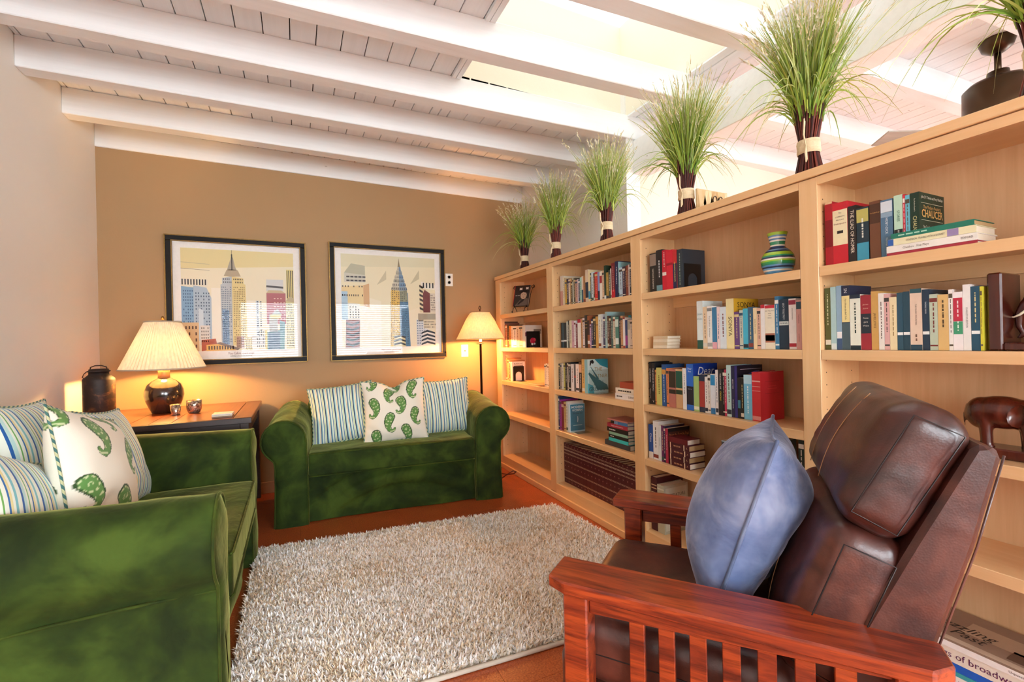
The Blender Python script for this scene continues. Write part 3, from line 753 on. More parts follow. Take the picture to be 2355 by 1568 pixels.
M_merc = (lambda: (lambda m, n, l, b: (l.new(ramp(n, l, nz(n, l, tex(n, l), 120, 4, .7), [(.40, '#6a5244'), (.55, '#cdb8a4'), (.7, '#efe6dc')]), b.inputs['Base Color']), b.inputs['Roughness'].__setattr__('default_value', .22), b.inputs['Metallic'].__setattr__('default_value', .8), m)[-1])(*new_mat('mercury_glass')))()
for (cx, cy, r0, r1, hh, lb) in ((-.690, 3.50, .022, .031, .066, 'small tapered mercury glass votive next to the lamp base'), (-.60, 3.545, .030, .042, .082, 'larger round mercury glass votive holder in front of the lamp')):
    v = empty('votive_holder', (cx, cy, ZT_), 0, lb, 'candle holder', 'mercury glass votives')
    if r1 > .04: pr = [(.022, 0), (.033, .004), (.041, .025), (.042, .05), (.0425, hh), (.039, hh), (.038, .03), (.02, .008)]
    else: pr = [(r0, 0), (r0+.001, .002), (r1, hh), (r1-.003, hh), (r0-.002, .006)]
    lathe('glass', pr, M_merc, v, (cx, cy, ZT_), 28)
    lathe('tealight', [(.018, .008), (.019, .022), (.003, .023)], plain('wax_%d' % int(r1*1000), '#efe6d2', .5), v, (cx, cy, ZT_), 16)
for i, (c, lb) in enumerate((('#8a6a52', 'brown coaster under the pale ones on the lamp table'), ('#d8cdb8', 'cream coaster in the middle of the coaster stack'), ('#e6ded0', 'pale coaster topmost of the stack on the lamp table'))):
    o = box('coaster', (-.455, 3.18, ZT_+.0005+i*.008), (-.35, 3.285, ZT_+.0075+i*.008), cmat(c), None, .0015); tag(o, lb, 'coaster', 'coasters on the lamp table')

# ---------------------------------------------------------------- framed posters (generic skyline prints)
M_frame = plain('black_frame_wood', '#141212', .55, 0, .25, var=.3, vscale=40); M_gilt = plain('worn_gilt_edge', '#8a6a34', .45, .6, var=.4, vscale=90)
M_print = vcol('printed_paper', .55)
M_pglass = pane_mat('picture_glass', (1, 1, 1), .022, .0)
M_ink = plain('print_ink', '#5a5450', .6); M_inkr = plain('print_ink_red', '#8a5048', .6)
class Print:
    def __init__(s): s.V = []; s.F = []; s.C = []
    def poly(s, pts, col, lay):
        n = len(s.V); s.V += [(p[0], p[1], lay) for p in pts]; s.F.append(tuple(range(n, n+len(pts)))); s.C.append(lin(col))
    def rect(s, x0, y0, x1, y1, col, lay): s.poly([(x0, y0), (x1, y0), (x1, y1), (x0, y1)], col, lay)
    def windows(s, x0, y0, x1, y1, nx, ny, col, lay, fx=.45, fy=.5, skew=0.0):
        for i in range(nx):
            for j in range(ny):
                if random.random() < .12: continue
                a = x0+(x1-x0)*(i+.28)/nx; b = a+(x1-x0)/nx*fx; c = y0+(y1-y0)*(j+.25)/ny; d = c+(y1-y0)/ny*fy
                k0 = skew*(a-x0)/(x1-x0+1e-9); k1 = skew*(b-x0)/(x1-x0+1e-9)
                s.poly([(a, c+k0), (b, c+k1), (b, d+k1), (a, d+k0)], col, lay)
def poster(name, x0, x1, z0, z1, label, art, cap1, cap2):
    yw = YB
    e = empty(name, ((x0+x1)/2, yw, z0), 0, label, 'picture', 'framed skyline posters')
    fw = .042
    def rail(a, b, nm, mat, d0, d1): return box(nm, a, b, mat, e, .002)
    for (a, b) in (((x0, z0), (x1, z0+fw)), ((x0, z1-fw), (x1, z1)), ((x0, z0+fw), (x0+fw, z1-fw)), ((x1-fw, z0+fw), (x1, z1-fw))):
        r = box('frame_rail', (a[0]+.003, yw-.030, a[1]+.003), (b[0]-.003, yw-.002, b[1]-.003), M_frame, e, .002)
    for (a, b) in (((x0-.003, z0-.003), (x1+.003, z0+.004)), ((x0-.003, z1-.004), (x1+.003, z1+.003)), ((x0-.003, z0), (x0+.004, z1)), ((x1-.004, z0), (x1+.003, z1)),
                   ((x0+fw-.005, z0+fw-.005), (x1-fw+.005, z0+fw)), ((x0+fw-.005, z1-fw), (x1-fw+.005, z1-fw+.005)), ((x0+fw-.005, z0+fw), (x0+fw, z1-fw)), ((x1-fw, z0+fw), (x1-fw+.005, z1-fw))):
        box('gilt_edge', (a[0], yw-.0325, a[1]), (b[0], yw-.004, b[1]), M_gilt, e)
    mx0, mx1, mz0, mz1 = x0+fw, x1-fw, z0+fw, z1-fw
    box('mat_board', (mx0, yw-.010, mz0), (mx1, yw-.006, mz1), cmat('#f4f0ea', .8), e)
    px0, px1, pz0, pz1 = mx0+.048, mx1-.048, mz0+.062, mz1-.045
    p = Print(); art(p)
    V = [(px0+u*(px1-px0), yw-.0105-lay*.00025, pz0+v*(pz1-pz0)) for (u, v, lay) in p.V]
    face_col_mesh('print', V, p.F, p.C, M_print, e)
    cx = (px0+px1)/2
    text('caption', cap1, .026, M_inkr, e, (cx, yw-.0108, mz0+.040), (1, 0, 0), (0, 0, 1), .17)
    text('caption', cap2, .013, M_ink, e, (cx, yw-.0108, mz0+.018), (1, 0, 0), (0, 0, 1), .17)
    box('glass', (mx0, yw-.0185, mz0), (mx1, yw-.0165, mz1), M_pglass, e)
    return e
def art_a(p):
    p.rect(0, 0, 1, 1, '#ece2c4', 0); p.poly([(0, .8), (0, 1), (1, 1), (1, .86)], '#e3d39a', 1); p.rect(.25, .0, .34, .62, '#f1ead8', 1); p.rect(.56, .0, .66, .5, '#f1ead8', 1)
    for y, s in ((.80, '#7a746a'), (.86, '#b0a890')): p.poly([(0, y), (.24, y-.012), (.24, y-.009), (0, y+.004)], s, 2)
    # blue buildings at the side
    p.rect(0, .62, .22, .70, '#e6dfc8', 2)
    for i in range(9): p.rect(.005+i*.024, .645, .016+i*.024, .70, '#2c2f38', 3)
    p.poly([(0, .1), (.10, .1), (.10, .62), (0, .63)], '#7fa6c6', 3); p.poly([(.10, .1), (.25, .1), (.25, .52), (.21, .62), (.10, .64)], '#a9bccb', 3)
    p.windows(.01, .12, .10, .60, 5, 16, '#3f5f86', 4); p.windows(.11, .12, .24, .58, 6, 15, '#54647c', 4)
    p.poly([(.14, .1), (.18, .1), (.18, .40), (.14, .42)], '#c9d6de', 5)
    p.rect(.0, .0, .14, .28, '#d9b98c', 5); p.windows(.02, .02, .13, .26, 4, 4, '#5a3a2a', 6)
    p.rect(.15, .06, .23, .25, '#ded6cc', 6); p.windows(.155, .08, .225, .24, 4, 5, '#5a5450', 7)
    p.poly([(.16, .0), (.30, .02), (.28, .12), (.16, .11)], '#b4553a', 7); p.poly([(.20, .0), (.46, .0), (.34, .07), (.20, .06)], '#e3b25e', 8); p.windows(.21, .0, .44, .05, 10, 1, '#4a3a2c', 9, .5, .7)
    p.poly([(.28, .075), (.47, .0), (.49, .02), (.32, .085)], '#8a7468', 9)
    # central stepped tower with mast
    p.poly([(.33, .05), (.43, .05), (.43, .74), (.345, .72), (.345, .66), (.33, .655)], '#b9c0c4', 4); p.poly([(.43, .05), (.56, .05), (.55, .66), (.535, .665), (.535, .72), (.43, .74)], '#e4cf8e', 4)
    p.poly([(.36, .74), (.385, .80), (.43, .81), (.485, .80), (.51, .74), (.43, .735)], '#b3a488', 5); p.poly([(.39, .80), (.40, .84), (.425, .92), (.445, .92), (.46, .84), (.475, .80)], '#a9a08c', 5)
    p.rect(.428, .80, .438, .96, '#3a3632', 6); p.poly([(.425, .92), (.433, .945), (.442, .92)], '#2b2826', 7); p.rect(.4315, .94, .4345, 1.0, '#3a3632', 7)
    p.windows(.335, .08, .425, .64, 6, 26, '#55647a', 5); p.windows(.44, .08, .545, .64, 7, 26, '#7a6236', 5); p.windows(.35, .665, .43, .725, 5, 2, '#3c3f48', 5); p.windows(.44, .665, .53, .725, 6, 2, '#2f2a22', 5)
    p.poly([(.34, .06), (.40, .06), (.40, .4), (.34, .42)], '#8fb0cf', 5); p.windows(.345, .06, .40, .4, 4, 14, '#3e5f92', 6)
    p.rect(.46, .02, .53, .14, '#b08a72', 6); p.windows(.465, .03, .525, .13, 4, 4, '#503428', 7); p.rect(.54, .0, .60, .13, '#d6c48e', 6); p.windows(.54, .01, .6, .13, 4, 5, '#6a5a3c', 7)
    # group at the other side
    p.rect(.64, .1, .67, .5, '#cfd6d8', 3); p.windows(.64, .1, .70, .5, 2, 18, '#4a4f5a', 4); p.rect(.74, .60, .90, .72, '#d2d4d2', 4); p.poly([(.74, .64), (.90, .63), (.90, .65), (.74, .66)], '#4a4a4c', 5)
    p.rect(.74, .26, .92, .58, '#b0656a', 5); p.poly([(.74, .58), (.92, .58), (.88, .61), (.76, .61)], '#c9b48e', 6); p.windows(.80, .3, .92, .55, 4, 6, '#e6c8b8', 6, .5, .25)
    p.rect(.93, .52, 1.0, .83, '#e6d58c', 5)
    for i in range(4): p.rect(.935+i*.017, .53, .943+i*.017, .82, '#332e2a', 6)
    p.rect(.92, .0, 1.0, .5, '#d9cf9c', 6); p.poly([(.92, .5), (.96, .55), (1.0, .53), (1.0, .49)], '#c0b08a', 7); p.windows(.925, .02, .995, .48, 5, 16, '#4a463c', 7)
    p.poly([(.74, .0), (.90, .0), (.91, .28), (.86, .30), (.86, .2), (.74, .18)], '#5f8a90', 7); p.poly([(.75, .0), (.86, .0), (.86, .18), (.75, .17)], '#45627a', 8); p.rect(.76, .18, .84, .36, '#a9a69e', 7); p.poly([(.78, .36), (.84, .42), (.88, .36)], '#b4b4ae', 8); p.rect(.77, .32, .87, .36, '#e2d48a', 8)
    p.rect(.60, .05, .74, .14, '#cfcac2', 6); p.windows(.64, .02, .73, .2, 5, 5, '#4f4b46', 7); p.rect(.72, .0, .74, .2, '#e3c878', 8)
def art_b(p):
    p.rect(0, 0, 1, 1, '#e9dfbd', 0); p.poly([(0, .86), (0, 1), (1, 1), (1, .9)], '#ddd6b4', 1); p.poly([(.0, .62), (.4, .5), (.4, .0), (0, 0)], '#efe6cc', 1); p.poly([(.70, .4), (1, .5), (1, 0), (.70, 0)], '#ece3c6', 1)
    for (a, b, c) in ((.36, .68, .84), (.72, .70, .86)): p.poly([(a, b), (a+.003, b), (a+.1, c-.1), (a+.1, c)], '#c8bf9c', 2)
    p.poly([(.03, .70), (.24, .70), (.24, .78), (.03, .80)], '#c9c8b8', 2); p.poly([(.03, .80), (.10, .90), (.24, .88), (.24, .78)], '#b4b39a', 3); p.windows(.04, .70, .24, .78, 5, 2, '#3c3c40', 4, .8, .4)
    p.poly([(0, .45), (.22, .45), (.22, .67), (0, .65)], '#e6cf98', 3); p.poly([(.22, .45), (.28, .43), (.28, .69), (.22, .67)], '#d3a878', 3); p.windows(0, .54, .22, .58, 10, 1, '#4a3c2c', 4); p.windows(0, .64, .22, .67, 8, 1, '#55504a', 4)
    p.rect(0, .30, .06, .60, '#a8c4d6', 4); p.poly([(.06, .30), (.18, .30), (.18, .47), (.06, .48)], '#e4e0d0', 4); p.windows(.07, .31, .18, .45, 4, 5, '#4a4640', 5)
    p.poly([(.03, .0), (.17, .0), (.18, .30), (.04, .30)], '#8a4a44', 5)
    for i in range(5): p.poly([(.04, .03+i*.055), (.10, .01+i*.055), (.17, .04+i*.055), (.17, .065+i*.055), (.10, .035+i*.055), (.04, .055+i*.055)], '#2f2c33', 6)
    # tapering crowned tower
    p.poly([(.49, .0), (.60, .0), (.60, .60), (.51, .60)], '#e0b64e', 4); p.poly([(.60, .0), (.71, .0), (.69, .60), (.60, .60)], '#4f7ea0', 4)
    p.windows(.495, .02, .60, .50, 6, 24, '#5a4420', 5); p.windows(.605, .02, .695, .50, 6, 24, '#24405e', 5)
    p.poly([(.505, .50), (.60, .50), (.60, .66), (.515, .64), (.505, .60)], '#d8b45c', 5); p.poly([(.60, .50), (.69, .50), (.68, .64), (.60, .66)], '#8a8f74', 5); p.windows(.515, .5, .60, .63, 4, 6, '#3c3020', 6); p.windows(.605, .5, .68, .63, 4, 6, '#3a3c34', 6)
    for k in range(6):
        w = .088-.0135*k; y = .63+k*.043
        p.poly([(.597-w, y), (.597, y-.01), (.597, y+.06), (.597-w*.55, y+.055), (.597-w*.92, y+.03)], '#c8c2ac' if k % 2 else '#b4ae98', 6+k*.4); p.poly([(.597, y-.01), (.597+w, y), (.597+w*.92, y+.03), (.597+w*.55, y+.055), (.597, y+.06)], '#6f8fae' if k % 2 else '#8496a4', 6+k*.4)
        for q in range(4):
            a = .597-w+q*w/4; p.poly([(a+.003, y+.004), (a+w/4-.003, y+.004), (a+w/8, y+.032)], '#2b2a2a', 6.2+k*.4); a = .597+q*w/4; p.poly([(a+.003, y+.004), (a+w/4-.003, y+.004), (a+w/8, y+.032)], '#1f3046', 6.2+k*.4)
    p.poly([(.585, .885), (.609, .885), (.597, .985)], '#8a7a58', 9)
    p.poly([(.52, .0), (.66, .0), (.65, .11), (.54, .13)], '#d8cc9c', 7)
    for i in range(3): p.poly([(.53, .015+i*.04), (.60, .03+i*.04), (.655, .01+i*.04), (.655, .03+i*.04), (.60, .05+i*.04), (.53, .035+i*.04)], '#2c2c30', 8)
    # darker group
    p.rect(.82, .38, .90, .70, '#dccfa8', 4)
    for i in range(6): p.poly([(.82, .42+i*.05), (.86, .40+i*.05), (.86, .425+i*.05), (.82, .445+i*.05)], '#3a302c', 5)
    p.poly([(.84, .66), (1.0, .64), (1.0, .70), (.84, .73)], '#efe9da', 5)
    for i in range(4): p.rect(.86+i*.036, .66, .875+i*.036, .72, '#2b2a2c', 6)
    p.poly([(.86, .38), (.94, .38), (.94, .60), (.88, .64), (.86, .6)], '#6e2c2a', 6); p.rect(.94, .38, 1.0, .60, '#d8cfbc', 6); p.windows(.945, .4, 1.0, .59, 4, 7, '#3a3432', 7)
    p.rect(.80, .28, 1.0, .37, '#a9a08c', 6); p.rect(.78, .0, .90, .30, '#d4dade', 5); p.rect(.86, .2, 1.0, .30, '#ddd2b4', 7); p.windows(.86, .2, 1.0, .29, 9, 3, '#4a463e', 8); p.windows(.78, .02, .88, .3, 4, 10, '#6a7f96', 6)
    p.poly([(.82, .0), (1.0, .0), (.99, .14), (.90, .20), (.85, .16)], '#e4e2dc', 8)
    for i in range(4): p.poly([(.83, .01+i*.042), (.90, .035+i*.042), (.99, .01+i*.042), (.99, .03+i*.042), (.90, .058+i*.042), (.835, .03+i*.042)], '#24303e', 9)
poster('framed_poster', -.838, .086, 1.022, 1.977, 'black framed skyline poster behind the pleated table lamp', art_a, 'Mary Calkins  grand image', 'EMPIRE STATE BUILDING')
poster('framed_poster', .266, 1.250, 1.019, 2.003, 'black framed skyline poster beside the wall outlet, above the loveseat', art_b, 'Mary Calkins  grand image', 'CHRYSLER BUILDING')

# wall plates
M_plate = plain('white_plastic', '#f3efe6', .35)
e = empty('wall_outlet', (1.30, YB, 1.67), 0, 'white duplex outlet plate beside the framed poster', 'outlet')
box('plate', (1.263, YB-.006, 1.671), (1.335, YB, 1.789), M_plate, e, .003)
for zz in (1.705, 1.755):
    f = lathe('socket', [(.0, 0), (.016, 0), (.016, .002), (.014, .003)], M_plate, e, (0, 0, 0), 20, caps=False)
    f.matrix_basis = wmat(e).inverted() @ Matrix.Translation((1.299, YB-.006, zz)) @ Matrix.Rotation(math.pi/2, 4, 'X')
    f.matrix_parent_inverse = Matrix.Identity(4)
    mb = MB(); mb.box((1.291, YB-.0098, zz-.004), (1.293, YB-.008, zz+.006)); mb.box((1.305, YB-.0098, zz-.004), (1.307, YB-.008, zz+.006)); mb.box((1.297, YB-.0098, zz-.011), (1.301, YB-.008, zz-.007)); mb.build('slot', M_seam, f)
e = empty('cable_plate', (1.437, YB, 1.01), 0, 'white cable wall plate under the outlet by the floor lamp', 'outlet')
box('plate', (1.401, YB-.006, 1.010), (1.473, YB, 1.126), M_plate, e, .003)
f = lathe('jack', [(.006, 0), (.006, .008), (.003, .008)], M_brass, e, (0, 0, 0), 12)
f.matrix_basis = wmat(e).inverted() @ Matrix.Translation((1.437, YB-.006, 1.068)) @ Matrix.Rotation(math.pi/2, 4, 'X'); f.matrix_parent_inverse = Matrix.Identity(4)

# ---------------------------------------------------------------- floor lamp
FX, FY = 1.467, 3.715
M_bronze = plain('dark_bronze', '#3a2a20', .35, .8, var=.2)
fl = empty('floor_lamp', (FX, FY, 0), 0, 'slim bronze floor lamp with a coarse linen shade behind the loveseat, lit', 'lamp')
lathe('base', [(.10, .0), (.105, .004), (.10, .016), (.03, .026), (.012, .035)], M_bronze, fl, (FX, FY, 0), 32)
lathe('pole', [(.0105, .03), (.0105, 1.13), (.014, 1.135), (.014, 1.15)], M_bronze, fl, (FX, FY, 0), 16)
lathe('drip_pan', [(.012, 1.128), (.036, 1.131), (.037, 1.134), (.012, 1.137)], M_bronze, fl, (FX, FY, 0), 24)
V, F = lathe_vf([(.212, 1.172), (.17, 1.255), (.125, 1.345), (.084, 1.408)], 48, (FX, FY, 0)); mesh('shade', V, F, M_linen, fl, smooth=True)
for z, r in ((1.172, .213), (1.408, .085)): tube('shade_rim', [(FX+r*math.cos(t*math.pi/24), FY+r*math.sin(t*math.pi/24), z) for t in range(48)], .003, cmat('#8a7450'), fl, 6, True)
lathe('bulb', [(.010, 1.15), (.012, 1.19), (.030, 1.225), (.030, 1.245), (.010, 1.265)], M_bulb, fl, (FX, FY, 0), 16)
mb = MB(); mb.tube([(FX, FY, 1.26), (FX, FY, 1.42)], .003, 6)
for t in range(3): mb.tube([(FX, FY, 1.405), (FX+.084*math.cos(t*2.1+.4), FY+.084*math.sin(t*2.1+.4), 1.408)], .002, 5)
mb.build('harp', M_bronze, fl)
mb = MB(); mb.tube([(FX, FY, 1.415), (FX, FY, 1.43)], .006, 8)
for t in range(4):
    a = t*math.pi/2; mb.tube([(FX, FY, 1.428), (FX+.013*math.cos(a), FY+.013*math.sin(a), 1.442), (FX+.009*math.cos(a), FY+.009*math.sin(a), 1.456), (FX, FY, 1.466)], .002, 5)
mb.build('finial', M_bronze, fl, smooth=True)
point('floor_lamp_light', (FX, FY, 1.215), 70, (1.0, .40, .11), .035)
tube('cord', [(FX, FY-.05, .02), (1.55, 3.62, .012), (1.60, 3.50, .02), (1.612, 3.40, .05), (1.60, 3.33, .085), (1.57, 3.32, .10), (1.52, 3.36, .06), (1.49, 3.42, .01)], .005, plain('brown_cord', '#5a2a1c', .5), fl)

# ---------------------------------------------------------------- mission recliner
def oak():
    m, n, l, b = new_mat('red_oak_stain'); v = tex(n, l, (26, 2.2, 26)); f1 = nz(n, l, v, 1.0, 5, .65, 1.0); f2 = nz(n, l, tex(n, l, (150, 9, 150)), 1.0, 3, .7)
    c = ramp(n, l, f1, [(.32, '#4c170d'), (.46, '#7d2c15'), (.62, '#a5431c')]); c2 = ramp(n, l, f2, [(.34, '#5a3020'), (.5, '#ffffff')])
    mx = n.new('ShaderNodeMix'); mx.data_type = 'RGBA'; mx.blend_type = 'MULTIPLY'; mx.inputs['Factor'].default_value = .45; l.new(c, mx.inputs['A']); l.new(c2, mx.inputs['B'])
    w = nz(n, l, tex(n, l, (60, 14, 60)), 1.0, 5, .75); wr = ramp(n, l, w, [(.70, '#000000'), (.74, '#ffffff')])
    l.new(mx.outputs['Result'], b.inputs['Base Color']); b.inputs['Roughness'].default_value = .28; b.inputs['Coat Weight'].default_value = .35; b.inputs['Coat Roughness'].default_value = .12
    bump(n, l, b, f2, .05, .002); return m
M_oak = oak()
def leather():
    m, n, l, b = new_mat('brown_leather'); v = tex(n, l)
    f = nz(n, l, v, 7, 4, .6, .6); g_ = n.new('ShaderNodeTexVoronoi'); g_.inputs['Scale'].default_value = 260; l.new(v, g_.inputs['Vector'])
    c = ramp(n, l, f, [(.3, '#2c1512'), (.5, '#48231b'), (.72, '#6a3a2c')]); l.new(c, b.inputs['Base Color'])
    b.inputs['Roughness'].default_value = .36; b.inputs['Specular IOR Level'].default_value = .55; b.inputs['Coat Weight'].default_value = .15; b.inputs['Coat Roughness'].default_value = .3
    f3 = nz(n, l, tex(n, l, (1, 1, 1)), 11, 2, .4, .6); ad = n.new('ShaderNodeMath'); ad.operation = 'MULTIPLY_ADD'; ad.inputs[1].default_value = .06; l.new(g_.outputs['Distance'], ad.inputs[0]); l.new(f3, ad.inputs[2])
    bump(n, l, b, ad.outputs[0], .22, .012); return m
M_leath = leather(); M_thread = plain('tan_stitching', '#b98a62', .7); M_lseam = plain('leather_seam', '#160b09', .5)
RA = math.radians(36.784); RO = (.8083, 1.1553)
rec = empty('mission_recliner', (RO[0], RO[1], 0), RA, 'brown leather recliner with red oak mission style slatted arms', 'armchair')
z0 = .009
for sg in (-1, 1):
    poly = [(-.361, -.045), (-.340, .0), (-.235, .0), (-.232, -.66), (-.262, -.735), (-.330, -.735), (-.361, -.700)]
    poly = [(sg*-x_, y_) for x_, y_ in poly]
    prism('arm_rest', poly, 'z', .560, .589, M_oak, rec, .004, True)
    X = lambda a, b: (min(sg*-a, sg*-b), max(sg*-a, sg*-b))
    x0_, x1_ = X(-.330, -.268); box('front_post', (x0_, -.092, z0), (x1_, -.032, .560), M_oak, rec, .004, local=True)
    box('rear_post', (x0_, -.712, z0), (x1_, -.655, .560), M_oak, rec, .004, local=True)
    x0_, x1_ = X(-.312, -.288)
    V = [(x0_, -.655, .528), (x1_, -.655, .528), (x1_, -.092, .502), (x0_, -.092, .502), (x0_, -.655, .560), (x1_, -.655, .560), (x1_, -.092, .560), (x0_, -.092, .560)]
    hexa('upper_rail', V, M_oak, rec, .002, True)
    box('lower_rail', (x0_, -.655, .075), (x1_, -.092, .135), M_oak, rec, .002, local=True)
    x0_, x1_ = X(-.308, -.292)
    for k in range(8):
        y = -.184-.0643*k
        if y-.034 < -.65: continue
        box('slat', (x0_, y-.034, .135), (x1_, y, .502+.0462*(-(y)-.092)), M_oak, rec, .0015, local=True)
    if sg == -1: pass
def soft(name, c, d, n_, sx, sd, sn, r, cuts=20, puff=.2, amp=.004, crease=None, seed=1):
    """leather cushion: x width, d 'up' axis, n_ thickness axis, in chair coordinates (y,z)"""
    P, F = rounded_box_mesh('t', (-sx/2, -sd/2, -sn/2), (sx/2, sd/2, sn/2), r, cuts=cuts, puff=puff)
    wv = ncloud(P, 9, amp, seed)+ncloud(P*np.array([1, 3, 1]), 14, amp*.6, seed+5)
    nn = P/np.maximum(np.abs(P).max(1, keepdims=True), 1e-6)
    P2 = P.copy(); P2[:, 2] += wv*np.sign(P[:, 2]+1e-9)
    P2[:, 0] += wv*.6*np.sign(P[:, 0])*(np.abs(P[:, 0]) > sx*.4)
    if crease is not None: P2 = crease(P2)
    d = np.array(d)/np.linalg.norm(d); n_ = np.array(n_)/np.linalg.norm(n_)
    Wd_ = np.stack([P2[:, 0], c[0]+P2[:, 1]*d[0]+P2[:, 2]*n_[0], c[1]+P2[:, 1]*d[1]+P2[:, 2]*n_[1]], 1)
    return np_mesh(name, Wd_, F, M_leath, rec, True), (lambda x, a, b: (x, c[0]+a*d[0]+b*n_[0], c[1]+a*d[1]+b*n_[1]))
# seat base, seat cushion, footrest
soft('seat_base', (-.33, .19), (1, 0), (0, 1), .51, .60, .20, .03, 14, .0)
sc_, mp = soft('seat_cushion', (-.275, .375), (1, 0), (0, 1), .525, .55, .17, .05, 22, .18, .004, seed=4)
soft('footrest', (-.022, .21), (0, 1), (1, 0), .50, .30, .07, .03, 14, .3, seed=7)
tube('seam', [mp(-.262, a, .0) for a in np.linspace(-.25, .24, 8)], .0022, M_lseam, sc_, 5, local=True)
# back shell: wedge leaning back
prism('back_shell', [(-.560, .34), (-.620, .585), (-.700, .765), (-.785, .948), (-.805, .952), (-.822, .935), (-.785, .77), (-.729, .573), (-.67, .30)], 'x', -.262, .262, M_leath, rec, .009, True)
lm, mp2 = soft('lumbar_cushion', (-.588, .60), (-.11, .30), (.30, .11), .515, .345, .135, .045, 22, .35, .004, seed=12)
hd, mp3 = soft('headrest', (-.690, .885), (-.115, .225), (.225, .115), .525, .275, .125, .05, 26, .42, .0045, seed=21)
for s_, mpx, hh, tt in ((lm, mp2, .345, .135), (hd, mp3, .275, .125)):
    for sx in (-1, 1):
        xx = sx*.2635
        k = .78
        loop = [mpx(xx, a*hh/2*k, b*tt/2*.62) for (a, b) in ((-1, -1), (-.5, -1), (0, -1), (.5, -1), (1, -1), (1, 0), (1, 1), (.5, 1), (0, 1), (-.5, 1), (-1, 1), (-1, 0))]
        tube('seam', loop, .0014, M_lseam, s_, 5, True, True)
    for xx in (-.075, .075):
        tube('stitching', [mpx(xx, a*hh/2*.8, tt/2*(1.02+.42*(1-(xx/.26)**2)*(1-(a*.8)**2))) for a in np.linspace(-1, 1, 12)], .0011, M_thread, s_, 4, local=True)
tube('edge_welt', [(-.2625, -.822, .935), (-.2625, -.785, .77), (-.2625, -.729, .573), (-.2625, -.67, .30)], .002, M_leath, rec, 6, local=True)
# blue velvet cushion leaning in the seat
Rz = Matrix.Translation((RO[0], RO[1], 0)) @ Matrix.Rotation(RA, 4, 'Z')
pm = Rz @ frame_from((.015, -.42, .688), (1, -.02, -.02), (0.0, -.31, .95))
pillow('velvet_cushion', .42, .47, .25, pm, M_blue, 'slate blue velvet cushion propped on the leather recliner seat', n=60, group=None, pipe=velvet('blue_velvet_piping', ('#46526c', '#5f6b88', '#7a8298'), '#b8c0dc', .9), seed=15, concave=.09, wr=.011)

# ---------------------------------------------------------------- books
BAYN = {1: 'lamp bay', 2: 'encyclopedia bay', 3: 'vase bay', 4: 'elephant bay'}
SHN = ['top', 'second', 'third', 'fourth', 'bottom']
M_pages = plain('page_block', '#efe6d2', .8, var=.08, vscale=200); M_pagesdark = plain('aged_page_block', '#c9a878', .8, var=.1, vscale=200); M_gold = plain('gilt_foil', '#c9a24a', .4, .6)
CN = [('black', 30, 30, 30), ('white', 240, 238, 232), ('cream', 228, 214, 180), ('grey', 140, 140, 140), ('pale grey', 200, 205, 205), ('red', 200, 35, 40), ('maroon', 110, 28, 40), ('pink', 215, 165, 175), ('orange', 215, 120, 60), ('tan', 200, 160, 110), ('brown', 105, 65, 45), ('yellow', 220, 190, 70), ('olive', 120, 115, 60), ('green', 70, 130, 70), ('dark green', 30, 60, 40), ('mint', 170, 220, 200), ('teal', 60, 130, 130), ('dark teal', 35, 75, 85), ('light blue', 150, 195, 220), ('blue', 50, 100, 180), ('navy', 35, 45, 90), ('purple', 110, 70, 120), ('lilac', 200, 175, 210), ('dark plum', 60, 40, 60)]
def cname(c):
    c = c.lstrip('#'); r, g_, b = [int(c[i:i+2], 16) for i in (0, 2, 4)]
    return min(CN, key=lambda k: (k[1]-r)**2+(k[2]-g_)**2+(k[3]-b)**2)[0]
def bars(e, w, h, fr, c, ori):
    """lettering too small to read in the photograph: a broken line of ink"""
    mb = MB()
    if ori == 'h': mb.box((-.0009, w*.3, h*fr[0]-.006), (.0003, w*.7, h*fr[0]+.004))
    else:
        z_ = h*(fr[0]+fr[1]/2)
        while z_ > h*(fr[0]-fr[1]/2)+.006:
            l_ = random.uniform(.003, .014); mb.box((-.0009, w*.44, max(z_-l_, .004)), (.0003, w*.56, z_)); z_ -= l_+random.uniform(.002, .005)
    tag(mb.build('spine_marks', cmat(c, .5, 'ink'), e, True), kind='stuff')
